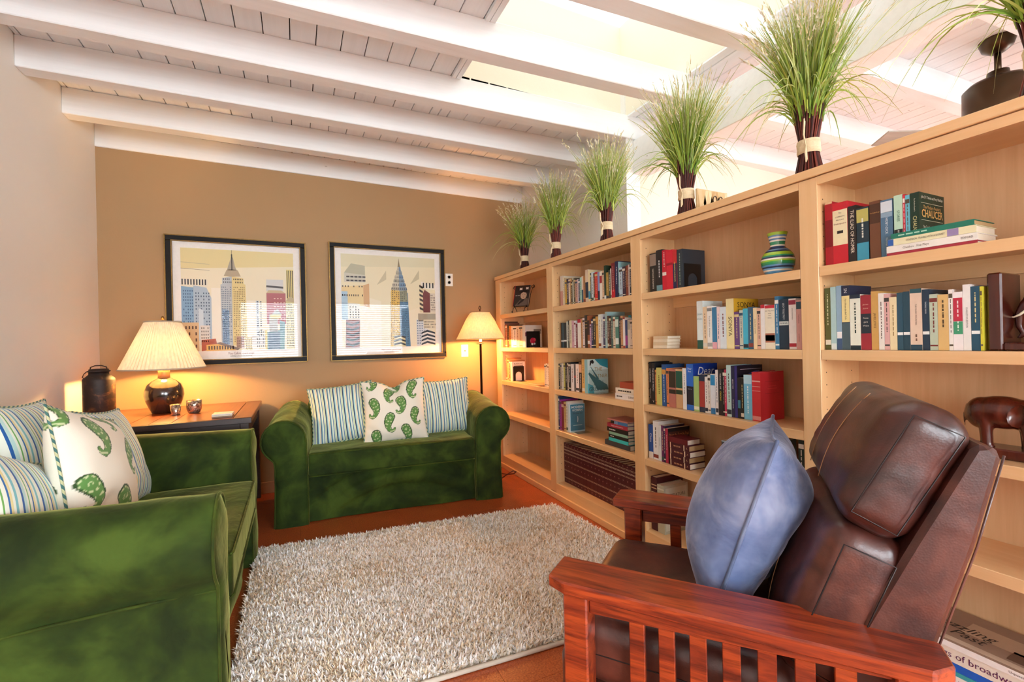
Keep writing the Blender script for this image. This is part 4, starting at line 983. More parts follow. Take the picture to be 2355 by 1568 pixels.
def book(Y0, Y1, z, top, Xs, dep, col, bands=(), texts=(), pages=None, lean=0.0, cover_art=None, group='books on the shelves', desc=None, hard=True, art_side=None):
    """upright book, spine facing the room at X=Xs, thickness Y0..Y1"""
    e = empty('book', (Xs, Y0, z+.0004), 0); tag(e, None, 'book', group)
    t = .0022 if hard else .0009; w = Y1-Y0; h = top-z; dep = min(dep, 1.944-Xs)
    m = cmat(col, .5, 'cover')
    V, F = [], []
    q = [(0, 0), (0, w), (dep, w), (dep, w-t), (t, w-t), (t, t), (dep, t), (dep, 0)]
    n = len(q)
    for zz in (0, h): V += [(x_, y_, zz) for x_, y_ in q]
    F = [(0, 5, 4, 1)[::1], (0, 7, 6, 5), (1, 4, 3, 2)]
    F = [tuple(f) for f in F]+[tuple(i+n for i in f[::-1]) for f in F]+[(i, (i+1) % n, n+(i+1) % n, n+i) for i in range(n)]
    me = bpy.data.meshes.new('cover'); me.from_pydata(V, [], F); me.update(); link('cover', me, m, e, True)
    k = .003 if hard else .0
    box('page_block', (t, t+.0002, k), (dep-k, w-t-.0002, h-k), pages or M_pages, e, local=True)
    for (a, b, c) in bands:
        box('spine_band', (-.0005, .0006, h*a), (.0006, w-.0006, h*b), cmat(c, .5, 'cover'), e, local=True)
    for (s, fr, size, c, ori) in texts:
        if s is None: bars(e, w, h, fr, c, ori); continue
        if ori == 'v': text('title_text', s, size*w, cmat(c, .5, 'ink'), e, (-.0009, w/2, h*fr[0]), (0, 0, -1), (0, -1, 0), h*fr[1], local=True)
        else: text('title_text', s, size*w, cmat(c, .5, 'ink'), e, (-.0009, w/2, h*fr[0]), (0, -1, 0), (0, 0, 1), w*.9, local=True)
    if art_side: art_side(e, dep, h)
    if lean: e.matrix_basis = e.matrix_basis @ Matrix.Translation((0, 0 if lean > 0 else w, 0)) @ Matrix.Rotation(lean, 4, 'X') @ Matrix.Translation((0, 0 if lean > 0 else -w, 0))
    e['_c'] = desc or cname(col); e['_w'] = w; e['_h'] = h
    return e
def side_text(e, s, x, z, size, c, width, shear=0.0, bold=0.0):
    text('cover_text', s, size, cmat(c, .5, 'ink'), e, (x, -.0007, z), (1, 0, 0), (0, 0, 1), width, bold, shear=shear, local=True)
def side_rect(e, x0, x1, z0, z1, c, k=1, nm='cover_print'):
    box(nm, (x0, -.0003*k, z0), (x1, .0002, z1), cmat(c, .5, 'ink'), e, local=True)
def side_poly(e, pts, c, k=1, nm='cover_print'):
    V = [(x_, -.0003*k, z_) for x_, z_ in pts]; mesh(nm, V, [tuple(range(len(pts)))], cmat(c, .5, 'ink'), e, True)
def name_row(bs, bay, sh):
    cs = [b['_c'] for b in bs]
    for i, b in enumerate(bs):
        sz = 'thin ' if b['_w'] < .012 else ('thick ' if b['_w'] > .034 else '')
        me_ = '%s%s book' % (sz, cs[i])
        if i == 0: rel = 'beside a %s one' % cs[1] if len(bs) > 1 else 'alone'
        elif i == len(bs)-1: rel = 'ending the row after a %s one' % cs[i-1]
        else: rel = 'between %s and %s ones' % (cs[i-1], cs[i+1])
        rel = rel.replace('a olive', 'an olive').replace('a orange', 'an orange')
        b['label'] = '%s %s, %s shelf, %s' % (me_, rel, SHN[sh], BAYN[bay])
        if len(b['label'].split()) > 16: b['label'] = '%s %s, %s' % (me_, rel, BAYN[bay])
        for k in ('_c', '_w', '_h'): del b[k]
def row(bay, sh, crop, zs, Xs, dep, items, ymid=None):
    """items: (x0, x1, ytop, colour[, dict]) in crop pixels of the photograph (x at mid height of the spine)"""
    x0c, y0c, s = crop; out = []; prevY = None
    for it in items:
        a, b, yt, col = it[:4]; o = dict(it[4]) if len(it) > 4 else {}
        X = Xs+o.pop('dx', 0.0)
        py = y0c+(ymid if ymid is not None else yt+150)/s
        Ya = onx(x0c+a/s, py, X)[1]; Yb_ = onx(x0c+b/s, py, X)[1]
        tz = onx(x0c+(a+b)/2/s, y0c+yt/s, X)[2]
        Ya = min(Ya, M_bays[bay-1][1]+.0105); Yb_ = max(Yb_, M_bays[bay-1][0]-.0105)
        if prevY is not None: Ya = min(Ya, prevY-.0004)
        if Ya-Yb_ < .005: Yb_ = Ya-.005
        prevY = Yb_
        d = o.pop('dep', dep*random.uniform(.9, 1.08))
        if 'bands' not in o and 'texts' not in o and 'art_side' not in o:
            r = random.random(); dark = sum(lin(col)) < .7
            ink = random.choice(['#e8e2d0', '#d8c890', '#f0ece4']) if dark else random.choice(['#4a4440', '#7a3a34', '#34506a', '#5a5040'])
            if r < .45: o['bands'] = [(.86, .93, ink), (.07, .1, ink)]
            elif r < .75: o['bands'] = [(.05, .14, random.choice(['#2c3a4a', '#d8d0c0', '#8a4034', '#3a5a50']))]
            o['strip'] = ink
        strip = o.pop('strip', None)
        ceil_ = ([1.695]+[q-.037 for q in SHZ])[sh]; tz = min(tz, ceil_-.003)
        e = book(Yb_, Ya, zs, max(tz, zs+.09), X, d, col, **o)
        if strip:
            w = Ya-Yb_; h_ = max(tz, zs+.09)-zs; zz = .84*h_
            mb = MB()
            while zz > .3*h_:
                ln_ = random.uniform(.004, .018)*h_/.2
                mb.box((-.0006, w*.43, zz-ln_), (.0003, w*.57, zz)); zz -= ln_+random.uniform(.002, .006)
            tag(mb.build('spine_marks', cmat(strip, .5, 'ink'), e, True), kind='stuff')
        out.append(e)
    name_row(out, bay, sh)
    return out
def flat_book(x0, x1, y0, y1, z, h, col, label, spine='-x', texts=(), rot=0.0, pages=None, group='books lying flat on the shelves', bands=(), top=None):
    """book lying flat; spine on side '-x' (towards room) or '-y'"""
    e = empty('book', ((x0+x1)/2, (y0+y1)/2, z+.0004), rot, label, 'book', group); a, b = (x1-x0)/2, (y1-y0)/2; t = .002
    m = cmat(col, .5, 'cover'); mb = MB(); mb.box((-a, -b, 0), (a, b, t)); mb.box((-a, -b, h-t), (a, b, h))
    if spine == '-x': mb.box((-a, -b, t), (-a+t, b, h-t)); pb = ((-a+t, -b+.003, t), (a-.003, b-.003, h-t))
    else: mb.box((-a, -b, t), (a, -b+t, h-t)); pb = ((-a+.003, -b+t, t), (a-.003, b-.003, h-t))
    mb.build('cover', m, e, True); box('page_block', *pb, pages or M_pages, e, local=True)
    for (u0, u1, c) in bands:
        if spine == '-x': box('spine_band', (-a-.0005, b-(u1*2*b), .0005), (-a+.0005, b-(u0*2*b), h-.0005), cmat(c, .5, 'cover'), e, local=True)
    for (s, fr, size, c, wd) in texts:
        if s is None:
            mb_ = MB(); u = b-fr*2*b+wd*b
            while u > b-fr*2*b-wd*b+.006:
                l_ = random.uniform(.008, .02); mb_.box((-a-.0006, max(u-l_, -b+.002), h*.38), (-a+.0003, u, h*.62)); u -= l_+.004
            tag(mb_.build('spine_marks', cmat(c, .5, 'ink'), e, True), kind='stuff'); continue
        if spine == '-x': text('title_text', s, size*h, cmat(c, .5, 'ink'), e, (-a-.0008, b-fr*2*b, h/2), (0, -1, 0), (0, 0, 1), wd*2*b, local=True)
        else: text('title_text', s, size*h, cmat(c, .5, 'ink'), e, (-a+fr*2*a, -b-.0008, h/2), (1, 0, 0), (0, 0, 1), wd*2*a, local=True)
    return e
B4 = (1860, 400, 3.408); B3 = (1460, 520, 5.226); B3c = (1470, 820, 11.2); B3d = (1620, 820, 9.8); B3e = (1480, 940, 6.197)
B2a = (1270, 590, 12.39); B2b = (1280, 700, 13.083); B2c = (1270, 810, 11.775); B2d = (1275, 900, 9.8); B1 = (1120, 600, 7.84)
WHT = '#f0ece2'
# ---- elephant bay, top shelf
def chaucer(e, dp, h):
    side_rect(e, .004, dp-.004, h*.36, h*.36+.001, '#c8c890'); side_rect(e, .012, dp-.01, .55*h, .55*h+.001, '#d8d8c0'); side_rect(e, .012, dp-.01, .83*h, .83*h+.001, '#d8d8c0')
    side_text(e, 'John S. P. Tatlock and Percy MacKaye', dp/2, .925*h, .012, '#e8e8d8', dp*.86); side_text(e, 'The Modern Reader\'s', dp/2, .765*h, .015, '#d0a060', dp*.7)
    side_text(e, 'CHAUCER', dp/2, .655*h, .034, '#d8a860', dp*.84, bold=.0004); side_text(e, 'The Complete Poetical Works of', dp/2, .44*h, .012, '#e8e8d8', dp*.75); side_text(e, 'Geoffrey Chaucer in Modern English', dp/2, .385*h, .012, '#e8e8d8', dp*.8)
row(4, 0, B4, SHZ[0], 1.735, .15, [
 (128, 187, 222, '#a8202c', dict(bands=[(.3, .72, '#7c1420'), (.97, 1, '#d8b890')])),
 (188, 305, 222, '#c42030', dict(bands=[(.32, .88, '#e9dfb8')], texts=[('The', (.83, .1), .14, '#3a2a24', 'h'), ('COMPLETE', (.77, .1), .13, '#3a2a24', 'h'), ('PELICAN', (.72, .1), .13, '#3a2a24', 'h'), ('Shakespeare', (.66, .1), .17, '#7a2a24', 'h'), (None, (.53, .1), .5, '#2a2420', 'h')])),
 (308, 372, 250, '#241d1b', dict(texts=[('THE ILIAD OF HOMER', (.55, .75), .62, '#ece4d0', 'v')])),
 (375, 470, 262, '#1c3440', dict(bands=[(.73, .97, '#b8b060'), (.02, .35, '#3f98b4')], texts=[(None, (.6, .4), .3, '#e0e0d0', 'v')], hard=False)),
 (478, 562, 212, '#6e452c', dict(bands=[(.62, .95, '#4a2c1a')], texts=[('The Golden Bough', (.8, .1), .17, '#d8a860', 'h')])),
 (565, 658, 200, '#4f7490', dict(bands=[(.78, .97, '#d0dce4'), (.70, .785, '#88a4b8')], texts=[('MOBY-DICK', (.55, .28), .3, '#e8eef0', 'v'), ('Herman Melville', (.2, .3), .26, '#c8d8e0', 'v')], hard=False)),
 (670, 738, 165, '#b8dcc4', dict(bands=[(.16, .44, '#1c1c1c')], texts=[('STORIES', (.66, .34), .42, '#2a5a4a', 'v'), ('ANTON CHEKHOV', (.30, .26), .3, '#e8e8e0', 'v')], hard=False)),
 (740, 758, 158, '#c02c38', dict(hard=False)), (760, 795, 165, '#6ab8cc', dict(hard=False)),
 (797, 870, 145, '#163526', dict(texts=[('CHAUCER', (.45, .5), .6, '#d8d090', 'v'), ('The Modern Reader\'s', (.8, .3), .2, '#d8d8c0', 'v')], art_side=chaucer, desc='dark green gold-lettered', dep=.155))], ymid=430)
z = SHZ[0]
for (hh, c, lb, tx, ya) in ((.012, '#a83040', 'red book at the bottom of the flat pile, elephant bay top shelf', [], 0), (.021, '#ece8e0', 'white book second from bottom in the flat pile, elephant bay top shelf', [('Chekhov   Five Plays', .35, .45, '#5a4a44', .3), ('OXFORD', .9, .4, '#5a4a44', .12)], .0), (.021, '#e6e0b8', 'pale cream book with blue corner in the flat pile, elephant bay', [('STEVENSON  TRAVELS WITH A DONKEY', .45, .4, '#4a4a44', .45)], .004), (.016, '#1f7a64', 'green book topmost of the flat pile, elephant bay top shelf', [(None, .3, .5, '#a8d8c0', .4)], .012)):
    bd = [(0.0, .07, '#2f62b0'), (.7, .82, '#9c8cb8')] if c == '#e6e0b8' else []
    flat_book(1.722, 1.85, .580+ya*.5, .795-ya, z, hh, c, lb, texts=tx, bands=bd, pages=M_pagesdark if c == '#1f7a64' else None); z += hh+.0006
# ---- elephant bay, second shelf
band = [(.26, .31, '#eef0ee')]
row(4, 1, B4, SHZ[1], 1.735, .14, [
 (128, 172, 895, '#5a6238', dict(bands=[(.08, .16, '#e4e0d0')], texts=[(None, (.65, .5), .6, '#d8d8b0', 'v')])), (172, 215, 885, '#a8ccd0', dict(bands=[(.0, .1, '#d8e4e4')])), (218, 258, 876, '#8fb0c8', dict(bands=[(.18, .28, '#eceef0'), (.0, .17, '#3c5a80')])),
 (258, 322, 875, '#1f2c48', dict(bands=[(.43, .84, '#e8d898'), (.0, .42, '#4a6068')], texts=[('SN', (.92, .12), .55, '#dfe6ea', 'v'), ('For Whom the Bell Tolls', (.63, .36), .28, '#4a4030', 'v')], desc='navy and cream')),
 (323, 406, 946, '#e8ecdc', dict(bands=[(.93, 1, '#1c2c40'), (0, .08, '#182c34')], texts=[(None, (.55, .6), .2, '#3a4a44', 'v')])),
 (407, 488, 950, '#9c2c38', dict(bands=[(.30, .66, '#26323c')], texts=[('James', (.83, .1), .24, '#e0b8a0', 'h'), ('Joyce', (.76, .1), .24, '#e0b8a0', 'h'), ('Finne', (.58, .1), .24, '#e8e0d0', 'h'), ('gans', (.51, .1), .24, '#e8e0d0', 'h'), ('Wake', (.44, .1), .24, '#e8e0d0', 'h')], desc='red and navy')),
 (490, 545, 920, '#d0a45c', dict(texts=[('JAMES JOYCE', (.5, .55), .42, '#4a3420', 'v')])), (547, 590, 935, '#eeeae2', dict(texts=[(None, (.5, .7), .4, '#6a5a54', 'v')], hard=False)),
 (592, 632, 940, '#e0b0ac', dict(hard=False)), (634, 690, 965, '#ecdcb0', dict(texts=[(None, (.55, .6), .36, '#a08858', 'v')], hard=False)), (692, 738, 930, '#2c5264', dict(bands=band, hard=False)), (740, 792, 922, '#264858', dict(bands=band, hard=False)),
 (794, 888, 900, '#e4cbb4', dict(bands=[(.93, 1, '#2c5a64'), (0, .09, '#24485a')], texts=[('THE MAGIC MOUNTAIN', (.58, .55), .2, '#7a5a4a', 'v'), (None, (.2, .12), .16, '#7a5a4a', 'v')], hard=False)),
 (890, 945, 905, '#22384c', dict(bands=band, texts=[('THOMAS MANN', (.7, .4), .3, '#d8e0e4', 'v')], hard=False)), (947, 1010, 942, '#bccab4', dict(hard=False)), (1012, 1095, 945, '#dcb878', dict(texts=[(None, (.65, .5), .3, '#4a3a24', 'v')], hard=False)),
 (1097, 1130, 905, '#f0eee8', dict(hard=False)), (1132, 1208, 925, '#f2ecec', dict(bands=[(.50, .90, '#c03048'), (.28, .495, '#3f9a70')], texts=[(None, (.7, .3), .4, '#f4e4e4', 'v'), (None, (.4, .2), .36, '#e8f4e8', 'v')], hard=False, desc='white with strawberry red')),
 (1210, 1270, 866, '#eceae6', dict(texts=[('CHARLESTON EDITION', (.5, .8), .34, '#4a4a48', 'v')], hard=False)), (1272, 1342, 880, '#245066', dict(bands=band, texts=[(None, (.68, .45), .3, '#d8c890', 'v')], hard=False)), (1344, 1352, 882, '#d8d040', dict(hard=False))], ymid=1120)
# ---- vase bay, top shelf
row(3, 0, B3, SHZ[0], 1.735, .15, [
 (180, 256, 325, '#201e1e', dict(bands=[(.68, .97, '#8c7c70')], texts=[('NAPOLEON BONAPARTE', (.35, .5), .32, '#e0d8c8', 'v')])), (258, 328, 285, '#1a1a1e', dict(bands=[(.02, .16, '#6a9aa4')], texts=[(None, (.55, .4), .34, '#d8d8d8', 'v')])),
 (330, 378, 287, '#c81c34', dict(texts=[(None, (.75, .4), .34, '#f0d0c8', 'v'), ], bands=[(.38, .46, '#e8d8d0')])), (380, 456, 287, '#d42038', dict(bands=[(.62, .68, '#9c1828')])),
 (458, 503, 285, '#c42a30', dict(bands=[(.02, .66, '#20284c')], texts=[('CRUSADE IN EUROPE', (.45, .5), .45, '#e8d870', 'v')], desc='navy and red')),
 (508, 572, 277, '#2b3640', dict(texts=[(None, (.5, .8), .3, '#8aa088', 'v')], desc='dark slate', dep=.155))], ymid=520)
row(3, 1, B3, SHZ[1], 1.735, .14, [
 (748, 818, 900, '#dfe9e6', dict(bands=[(0, .18, '#2a5a4c')], texts=[('DEAD', (.72, .1), .34, '#6a8890', 'h'), ('SOULS', (.62, .1), .3, '#6a8890', 'h')])), (820, 868, 970, '#e6cda8', dict(hard=False)), (870, 928, 960, '#efede6', dict(texts=[('The Brothers Karamazov', (.52, .6), .36, '#3a3836', 'v')], bands=[(.88, .95, '#8a8a88'), (.05, .14, '#a8a8a4')], hard=False)),
 (930, 985, 975, '#3c7ea8', dict(bands=[(0, .16, '#e0a8b4')], hard=False)), (987, 1022, 970, '#ecd8d8', dict(hard=False)), (1024, 1098, 972, '#dbe6ec', dict(hard=False)),
 (1100, 1193, 872, '#ece0a8', dict(texts=[('SONYA', (.45, .5), .66, '#5a4a28', 'v')], dep=.16, art_side=lambda e, dp, h: (side_rect(e, 0, dp, 0, h, '#d8a82c'), side_text(e, 'SONYA', dp*.5, h*.87, .035, '#2c2418', dp*.85), side_text(e, 'The Life of', dp*.4, h*.76, .018, '#2c2418', dp*.6)), desc='cream and yellow')),
 (1196, 1254, 1030, '#6c4a84', dict(hard=False)), (1258, 1300, 1010, '#c4c8b8', dict(hard=False)), (1302, 1360, 990, '#48b4d0', dict(bands=[(.03, .12, '#1c2c38')], hard=False)), (1362, 1420, 972, '#3a607c', dict(hard=False)), (1424, 1468, 980, '#ecd8ac', dict(texts=[('SONS AND LOVERS', (.55, .6), .42, '#5a4a3a', 'v')], hard=False)), (1470, 1512, 985, '#e0b49c', dict(hard=False)),
 (1514, 1564, 945, '#efece8', dict(bands=[(.92, 1, '#c42c3c')], hard=False)), (1566, 1682, 950, '#ece4cc', dict(bands=[(.93, 1, '#c42c3c'), (.15, .36, '#b07058'), (.19, .32, '#3a2c2c')], texts=[('LEO TOLSTOY', (.87, .1), .14, '#4a3a34', 'h'), ('WAR', (.81, .1), .14, '#4a3a34', 'h'), ('AND', (.76, .1), .12, '#4a3a34', 'h'), ('PEACE', (.71, .1), .14, '#4a3a34', 'h')], hard=False, desc='cream portrait-spined')),
 (1686, 1733, 843, '#3f7ea6', dict(hard=True)), (1735, 1850, 880, '#22384a', dict(bands=[(.48, .56, '#d0dcd8')], texts=[('LEO TOLSTOY', (.76, .36), .26, '#e4ecec', 'v'), ('ANNA', (.52, .1), .26, '#22384a', 'h')], hard=False)), (1853, 1940, 870, '#f2eeec', dict(bands=[(.88, .97, '#a03850'), (.05, .12, '#b03044')], texts=[('ANNA KARENINA', (.7, .32), .2, '#5a4444', 'v')], hard=False)), (1943, 2003, 890, '#d6a29c', dict(bands=[(.82, .97, '#2f5560')], texts=[('The Rainbow', (.62, .32), .34, '#7a4a48', 'v'), ('LAWRENCE', (.24, .28), .3, '#7a4a48', 'v')], hard=False))], ymid=1200)
for i in range(4):
    flat_book(1.735, 1.83, 1.775-.002*i, 1.875-.001*i, SHZ[1]+i*.0165, .0158, ['#e8dcc4', '#d8c4a0', '#e2d4b8', '#d4bc98'][i], ['lowest', 'second', 'third', 'topmost'][i]+' small cream booklet in the stack of four, vase bay', group='small booklets in the vase bay')
# ---- vase bay, third shelf (two crops)
D3 = 'vase bay'
r1 = [(262, 320, 135, '#1c1a1a', dict(texts=[('CIVILISATION', (.68, .45), .7, '#e8e4dc', 'v'), ('KENNETH CLARK', (.25, .35), .4, '#e8e4dc', 'v')])), (324, 405, 172, '#191d22', dict(texts=[('THE HOUSE OF MEDICI', (.6, .55), .5, '#f0ecec', 'v'), ('V', (.07, .1), .7, '#f0ecec', 'h')])),
 (412, 442, 340, '#d08a4c', dict(hard=False)), (446, 582, 290, '#ccc870', dict(texts=[(None, (.55, .5), .25, '#5a5a20', 'v')])), (588, 694, 205, '#2a5690', dict(bands=[(.76, .88, '#d09848')], texts=[(None, (.62, .3), .32, '#e4ecf4', 'v'), (None, (.3, .4), .2, '#b8cce0', 'v')])),
 (704, 764, 300, '#e08850', dict(hard=False)), (767, 940, 330, '#bb7568', dict(bands=[(.52, .95, '#3a3026'), (.36, .47, '#2a241c')], texts=[], desc='pink-brown dark-labelled')), (946, 1115, 325, '#cfa878', dict(bands=[(.52, .95, '#1f5a48'), (.36, .47, '#24402c')], texts=[], desc='tan green-labelled')),
 (1122, 1215, 300, '#eceeec', dict(texts=[(None, (.6, .5), .26, '#5a5e60', 'v')])),
 (1222, 1396, 195, '#2b6fd0', dict(bands=[(.12, .52, '#1c2030')], texts=[('Dear', (.90, .1), .3, '#f0f2f8', 'h'), ('Bess', (.84, .1), .26, '#f0f2f8', 'h'), ('Edited by', (.46, .1), .15, '#dcdce0', 'h')], dep=.165, art_side=lambda e, dp, h: (side_rect(e, 0, dp, 0, h, '#123a9c'), side_text(e, 'Dear', dp*.5, h*.84, .055, '#f4f6fa', dp*.85, .25)), desc='bright blue and black')),
 (1402, 1540, 510, '#a8cc7c', dict(bands=[(.05, .14, '#e8ecd8')], hard=False)), (1548, 1688, 470, '#22344c', dict(bands=[(.14, .83, '#a83c38')], hard=False, desc='navy and brick red')), (1692, 1762, 520, '#ebe7e2', dict(hard=False)), (1766, 1832, 480, '#e6e2da', dict(hard=False))]
r2 = [(138, 240, 398, '#e4ecf2', dict(bands=[(.72, .98, '#2a8cc4'), (0, .15, '#2a7ab8')], hard=False, desc='white and sky blue')), (250, 308, 300, '#e8e6e4', dict(hard=False)), (312, 412, 285, '#232228', dict(texts=[('THE BOOK OF', (.74, .34), .46, '#e8e4e0', 'v'), ('ORIGINS', (.42, .26), .46, '#e4cc4c', 'v')])), (416, 448, 288, '#17161c', dict(hard=True)), (450, 498, 292, '#b82c54', dict(hard=False)),
 (500, 602, 195, '#b9dcd8', dict(hard=True)), (605, 680, 208, '#272a4c', dict(texts=[('ABOUT TIME', (.65, .28), .44, '#eceaf4', 'v'), ('PAUL DAVIES', (.26, .28), .4, '#eceaf4', 'v')])), (684, 742, 210, '#2f2c78', dict(dep=.165, art_side=lambda e, dp, h: (side_rect(e, 0, dp, 0, h, '#141020'), side_rect(e, .02, dp-.01, .925*h, .931*h, '#d8d4e4', 2), tube('cover_print', [(.01+t*.012, -.0008, h*(.70+.18*math.sin(t/11*1.6))) for t in range(12)], .003, cmat('#4a4890', .5, 'ink'), e, 5, local=True)))),
 (746, 810, 480, '#1a2024', dict(bands=[(.25, .45, '#3a8098')], hard=False)), (814, 882, 488, '#20241f', dict(hard=False)), (886, 1068, 415, '#74bcdc', dict(bands=[(.80, 1, '#b4dcec')], texts=[(None, (.45, .6), .2, '#eaf4f8', 'v')], hard=False)),
 (1072, 1262, 352, '#c82c34', dict(bands=[(.80, .825, '#e0a8a0'), (.70, .71, '#e0a8a0'), (.61, .62, '#e0a8a0'), (.02, .10, '#d88c88')], texts=[], dep=.15, art_side=lambda e, dp, h: (side_rect(e, .03, dp-.03, .555*h, .56*h, '#8c0c18'), side_rect(e, .03, dp-.03, .80*h, .805*h, '#8c0c18'), side_rect(e, .05, dp-.05, .70*h, .71*h, '#e04848'), side_rect(e, .045, dp-.045, .65*h, .66*h, '#e04848')), desc='big red'))]
# one continuous row out of two crops
conv = [((a/9.8+1620-1470)*11.2, (b/9.8+1620-1470)*11.2, yt/9.8*11.2, *rest) for (a, b, yt, *rest) in r2]
row(3, 2, B3c, SHZ[2], 1.733, .14, r1+conv, ymid=800)
# ---- vase bay, fourth shelf
row(3, 3, B3e, SHZ[3], 1.725, .14, [(75, 138, 228, '#2354a4', dict(bands=[(0, .2, '#e8e4dc')], texts=[('China', (.62, .3), .6, '#f0f2f4', 'v')])), (140, 212, 178, '#eef0ee', dict(hard=True)), (214, 254, 240, '#e4eae8', dict(texts=[('ARIZONA', (.55, .4), .5, '#6a8a90', 'v')], hard=False)), (256, 288, 240, '#6c2c60', dict(hard=False)), (290, 312, 246, '#2a2444', dict(hard=False)),
 (314, 352, 282, '#b02a4c', dict(texts=[('Down the Santa Fe Trail', (.6, .6), .42, '#f0d0d0', 'v')], hard=False, art_side=lambda e, dp, h: (side_rect(e, 0, dp, 0, h, '#4a241a'), side_rect(e, 0, dp, .9*h, h, '#16100e', 2), side_text(e, 'Down the Santa Fe Trail', dp/2, .80*h, .022, '#e09058', dp*.9), side_text(e, 'and into Mexico', dp/2, .68*h, .022, '#e8c070', dp*.8))))], ymid=520)
z = SHZ[3]
for i in range(5):
    c = '#4c1420' if i < 4 else '#6a1822'; hh = .0285 if i < 4 else .027
    p0 = onz(1480+355/6.197, 940+790/6.197, SHZ[3]); 
    dd = (0, .004, -.002, .003, .012)[i]
    flat_book(1.722, 1.83-(.0 if i < 4 else .02), 1.628+dd, 1.762-(0 if i < 4 else .0)+dd*.3, z, hh, c, ['lowest maroon gilt volume of the flat stack, vase bay', 'second maroon gilt volume from the bottom of the flat stack, vase bay', 'third maroon gilt volume from the bottom of the flat stack, vase bay', 'fourth maroon gilt volume from the bottom of the flat stack, vase bay', 'smooth dark red book topmost of the maroon stack, vase bay'][i],
              pages=(M_pagesdark if i in (1, 3) else None), bands=[(.06, .10, '#e8d0b0'), (.74, .78, '#e8d0b0')] if i < 4 else [], texts=[('A', .89, .5, '#c89878', .1), (None, .42, .36, '#b08060', .35)] if i < 4 else [])
    z += hh+.0008
row(3, 3, B3e, SHZ[3], 1.735, .13, [(1116, 1178, 455, '#a8c4d4', dict(bands=[(.86, .97, '#3c4450')], hard=False)), (1182, 1216, 460, '#1c1c20', dict(hard=False)), (1220, 1284, 436, '#ece6d4', dict(hard=True)), (1288, 1328, 432, '#eef0ee', dict(hard=False)), (1330, 1370, 434, '#d8b43c', dict(bands=[(0, .8, '#dcd4b8')], hard=False)), (1372, 1438, 490, '#3a3430', dict(bands=[(0, .3, '#6a4430')], hard=False)), (1440, 1456, 430, '#c89a64', dict(hard=False)), (1458, 1488, 484, '#eaf0f0', dict(hard=False)), (1492, 1546, 484, '#eee6ea', dict(texts=[('SUDDEN FICTION', (.62, .5), .5, '#c03c84', 'v')], hard=False)), (1550, 1700, 436, '#eceeea', dict(texts=[('PERSONAL ART', (.65, .5), .24, '#4a4e50', 'v')], hard=True)), (1704, 1790, 455, '#e09a58', dict(hard=False)), (1830, 1900, 470, '#8aa0a0', dict(hard=False)), (2210, 2290, 440, '#1c3028', dict(hard=True))], ymid=700)
# ---- vase bay, bottom
row(3, 4, B3e, DECK, 1.735, .15, [(112, 190, 972, '#4c1822', dict(bands=[(.84, .86, '#d8b890'), (.78, .80, '#d8b890'), (.70, .72, '#d8b890')], texts=[], dep=.19)), (196, 292, 1090, '#b8b49c', dict(bands=[(.9, .93, '#d8d4c0')], dep=.17, art_side=lambda e, dp, h: (side_rect(e, .01, dp-.01, .06*h, .94*h, '#cfccb8'), side_text(e, 'LITERATURE', dp/2, .78*h, .024, '#5a5a50', dp*.8)), desc='grey-green cloth'))], ymid=1200)
flat_book(1.735, 1.90, 1.35, 1.60, DECK, .03, '#e6e0d4', 'big pale book lying flat on the bottom deck of the vase bay')
flat_book(1.74, 1.90, 1.37, 1.59, DECK+.0315, .024, '#2a3c54', 'navy book lying flat upon the pale one, bottom of the vase bay', texts=[(None, .4, .5, '#e8e4d8', .5)])
# ---- encyclopedia bay, top shelf
def simple(lst, **kw): return [(a, b, c, d) if len(t) == 0 else (a, b, c, d, t[0]) for (a, b, c, d, *t) in lst]
row(2, 0, B2a, SHZ[0], 1.74, .14, [(228, 302, 552, '#d8cdc2', dict(bands=[(0, .5, '#c8968c')])), (305, 342, 565, '#e8e0c8'), (345, 368, 600, '#c8b088'), (370, 408, 680, '#e0b838'), (410, 462, 640, '#3a2438'), (464, 498, 650, '#e8e0d4'), (500, 530, 640, '#caa878'), (532, 573, 720, '#4a3c30'), (575, 610, 610, '#c8d0c0'), (612, 652, 610, '#5a5040'), (655, 718, 665, '#c89c88'), (720, 744, 640, '#dcd0dc'), (746, 788, 650, '#4c5c6c'), (790, 838, 590, '#a8dcd0'), (840, 884, 560, '#e0d4c4', dict(bands=[(0, .5, '#2c5a6c')])), (887, 943, 552, '#b88048'),
 (946, 1030, 372, '#e2ceb4', dict(bands=[(.15, .62, '#24344c')])), (1032, 1083, 385, '#ece0b4', dict(bands=[(.1, .35, '#4a9cc0')])), (1085, 1114, 470, '#384848'), (1116, 1174, 440, '#cfe2ea'), (1176, 1214, 470, '#6a4430'), (1216, 1294, 440, '#d02a2a'), (1296, 1354, 440, '#8c9cce', dict(bands=[(0, .35, '#242c48')])), (1356, 1424, 420, '#ece6da', dict(bands=[(.6, .85, '#a82838')])), (1426, 1478, 402, '#dcbc9c'), (1482, 1536, 252, '#26402f', dict(bands=[(0, .13, '#e0ece8')])), (1540, 1606, 450, '#aa8a3a'), (1610, 1664, 380, '#404c40'), (1666, 1690, 335, '#f0e8dc'),
 (1692, 1792, 180, '#7a1c28', dict(bands=[(0, .25, '#c02030')], texts=[(None, (.55, .7), .42, '#e8b8b0', 'v')])), (1796, 1890, 130, '#1c2654', dict(texts=[(None, (.6, .5), .5, '#e4e8f0', 'v')])), (1892, 1912, 145, '#9ad0d8'), (1915, 2004, 310, '#bcd4e4'), (2007, 2084, 282, '#3c2c48'), (2086, 2096, 280, '#241c28'), (2098, 2170, 252, '#8c4434'), (2172, 2210, 222, '#dcd4d4'), (2212, 2252, 232, '#3c4048')], ymid=900)
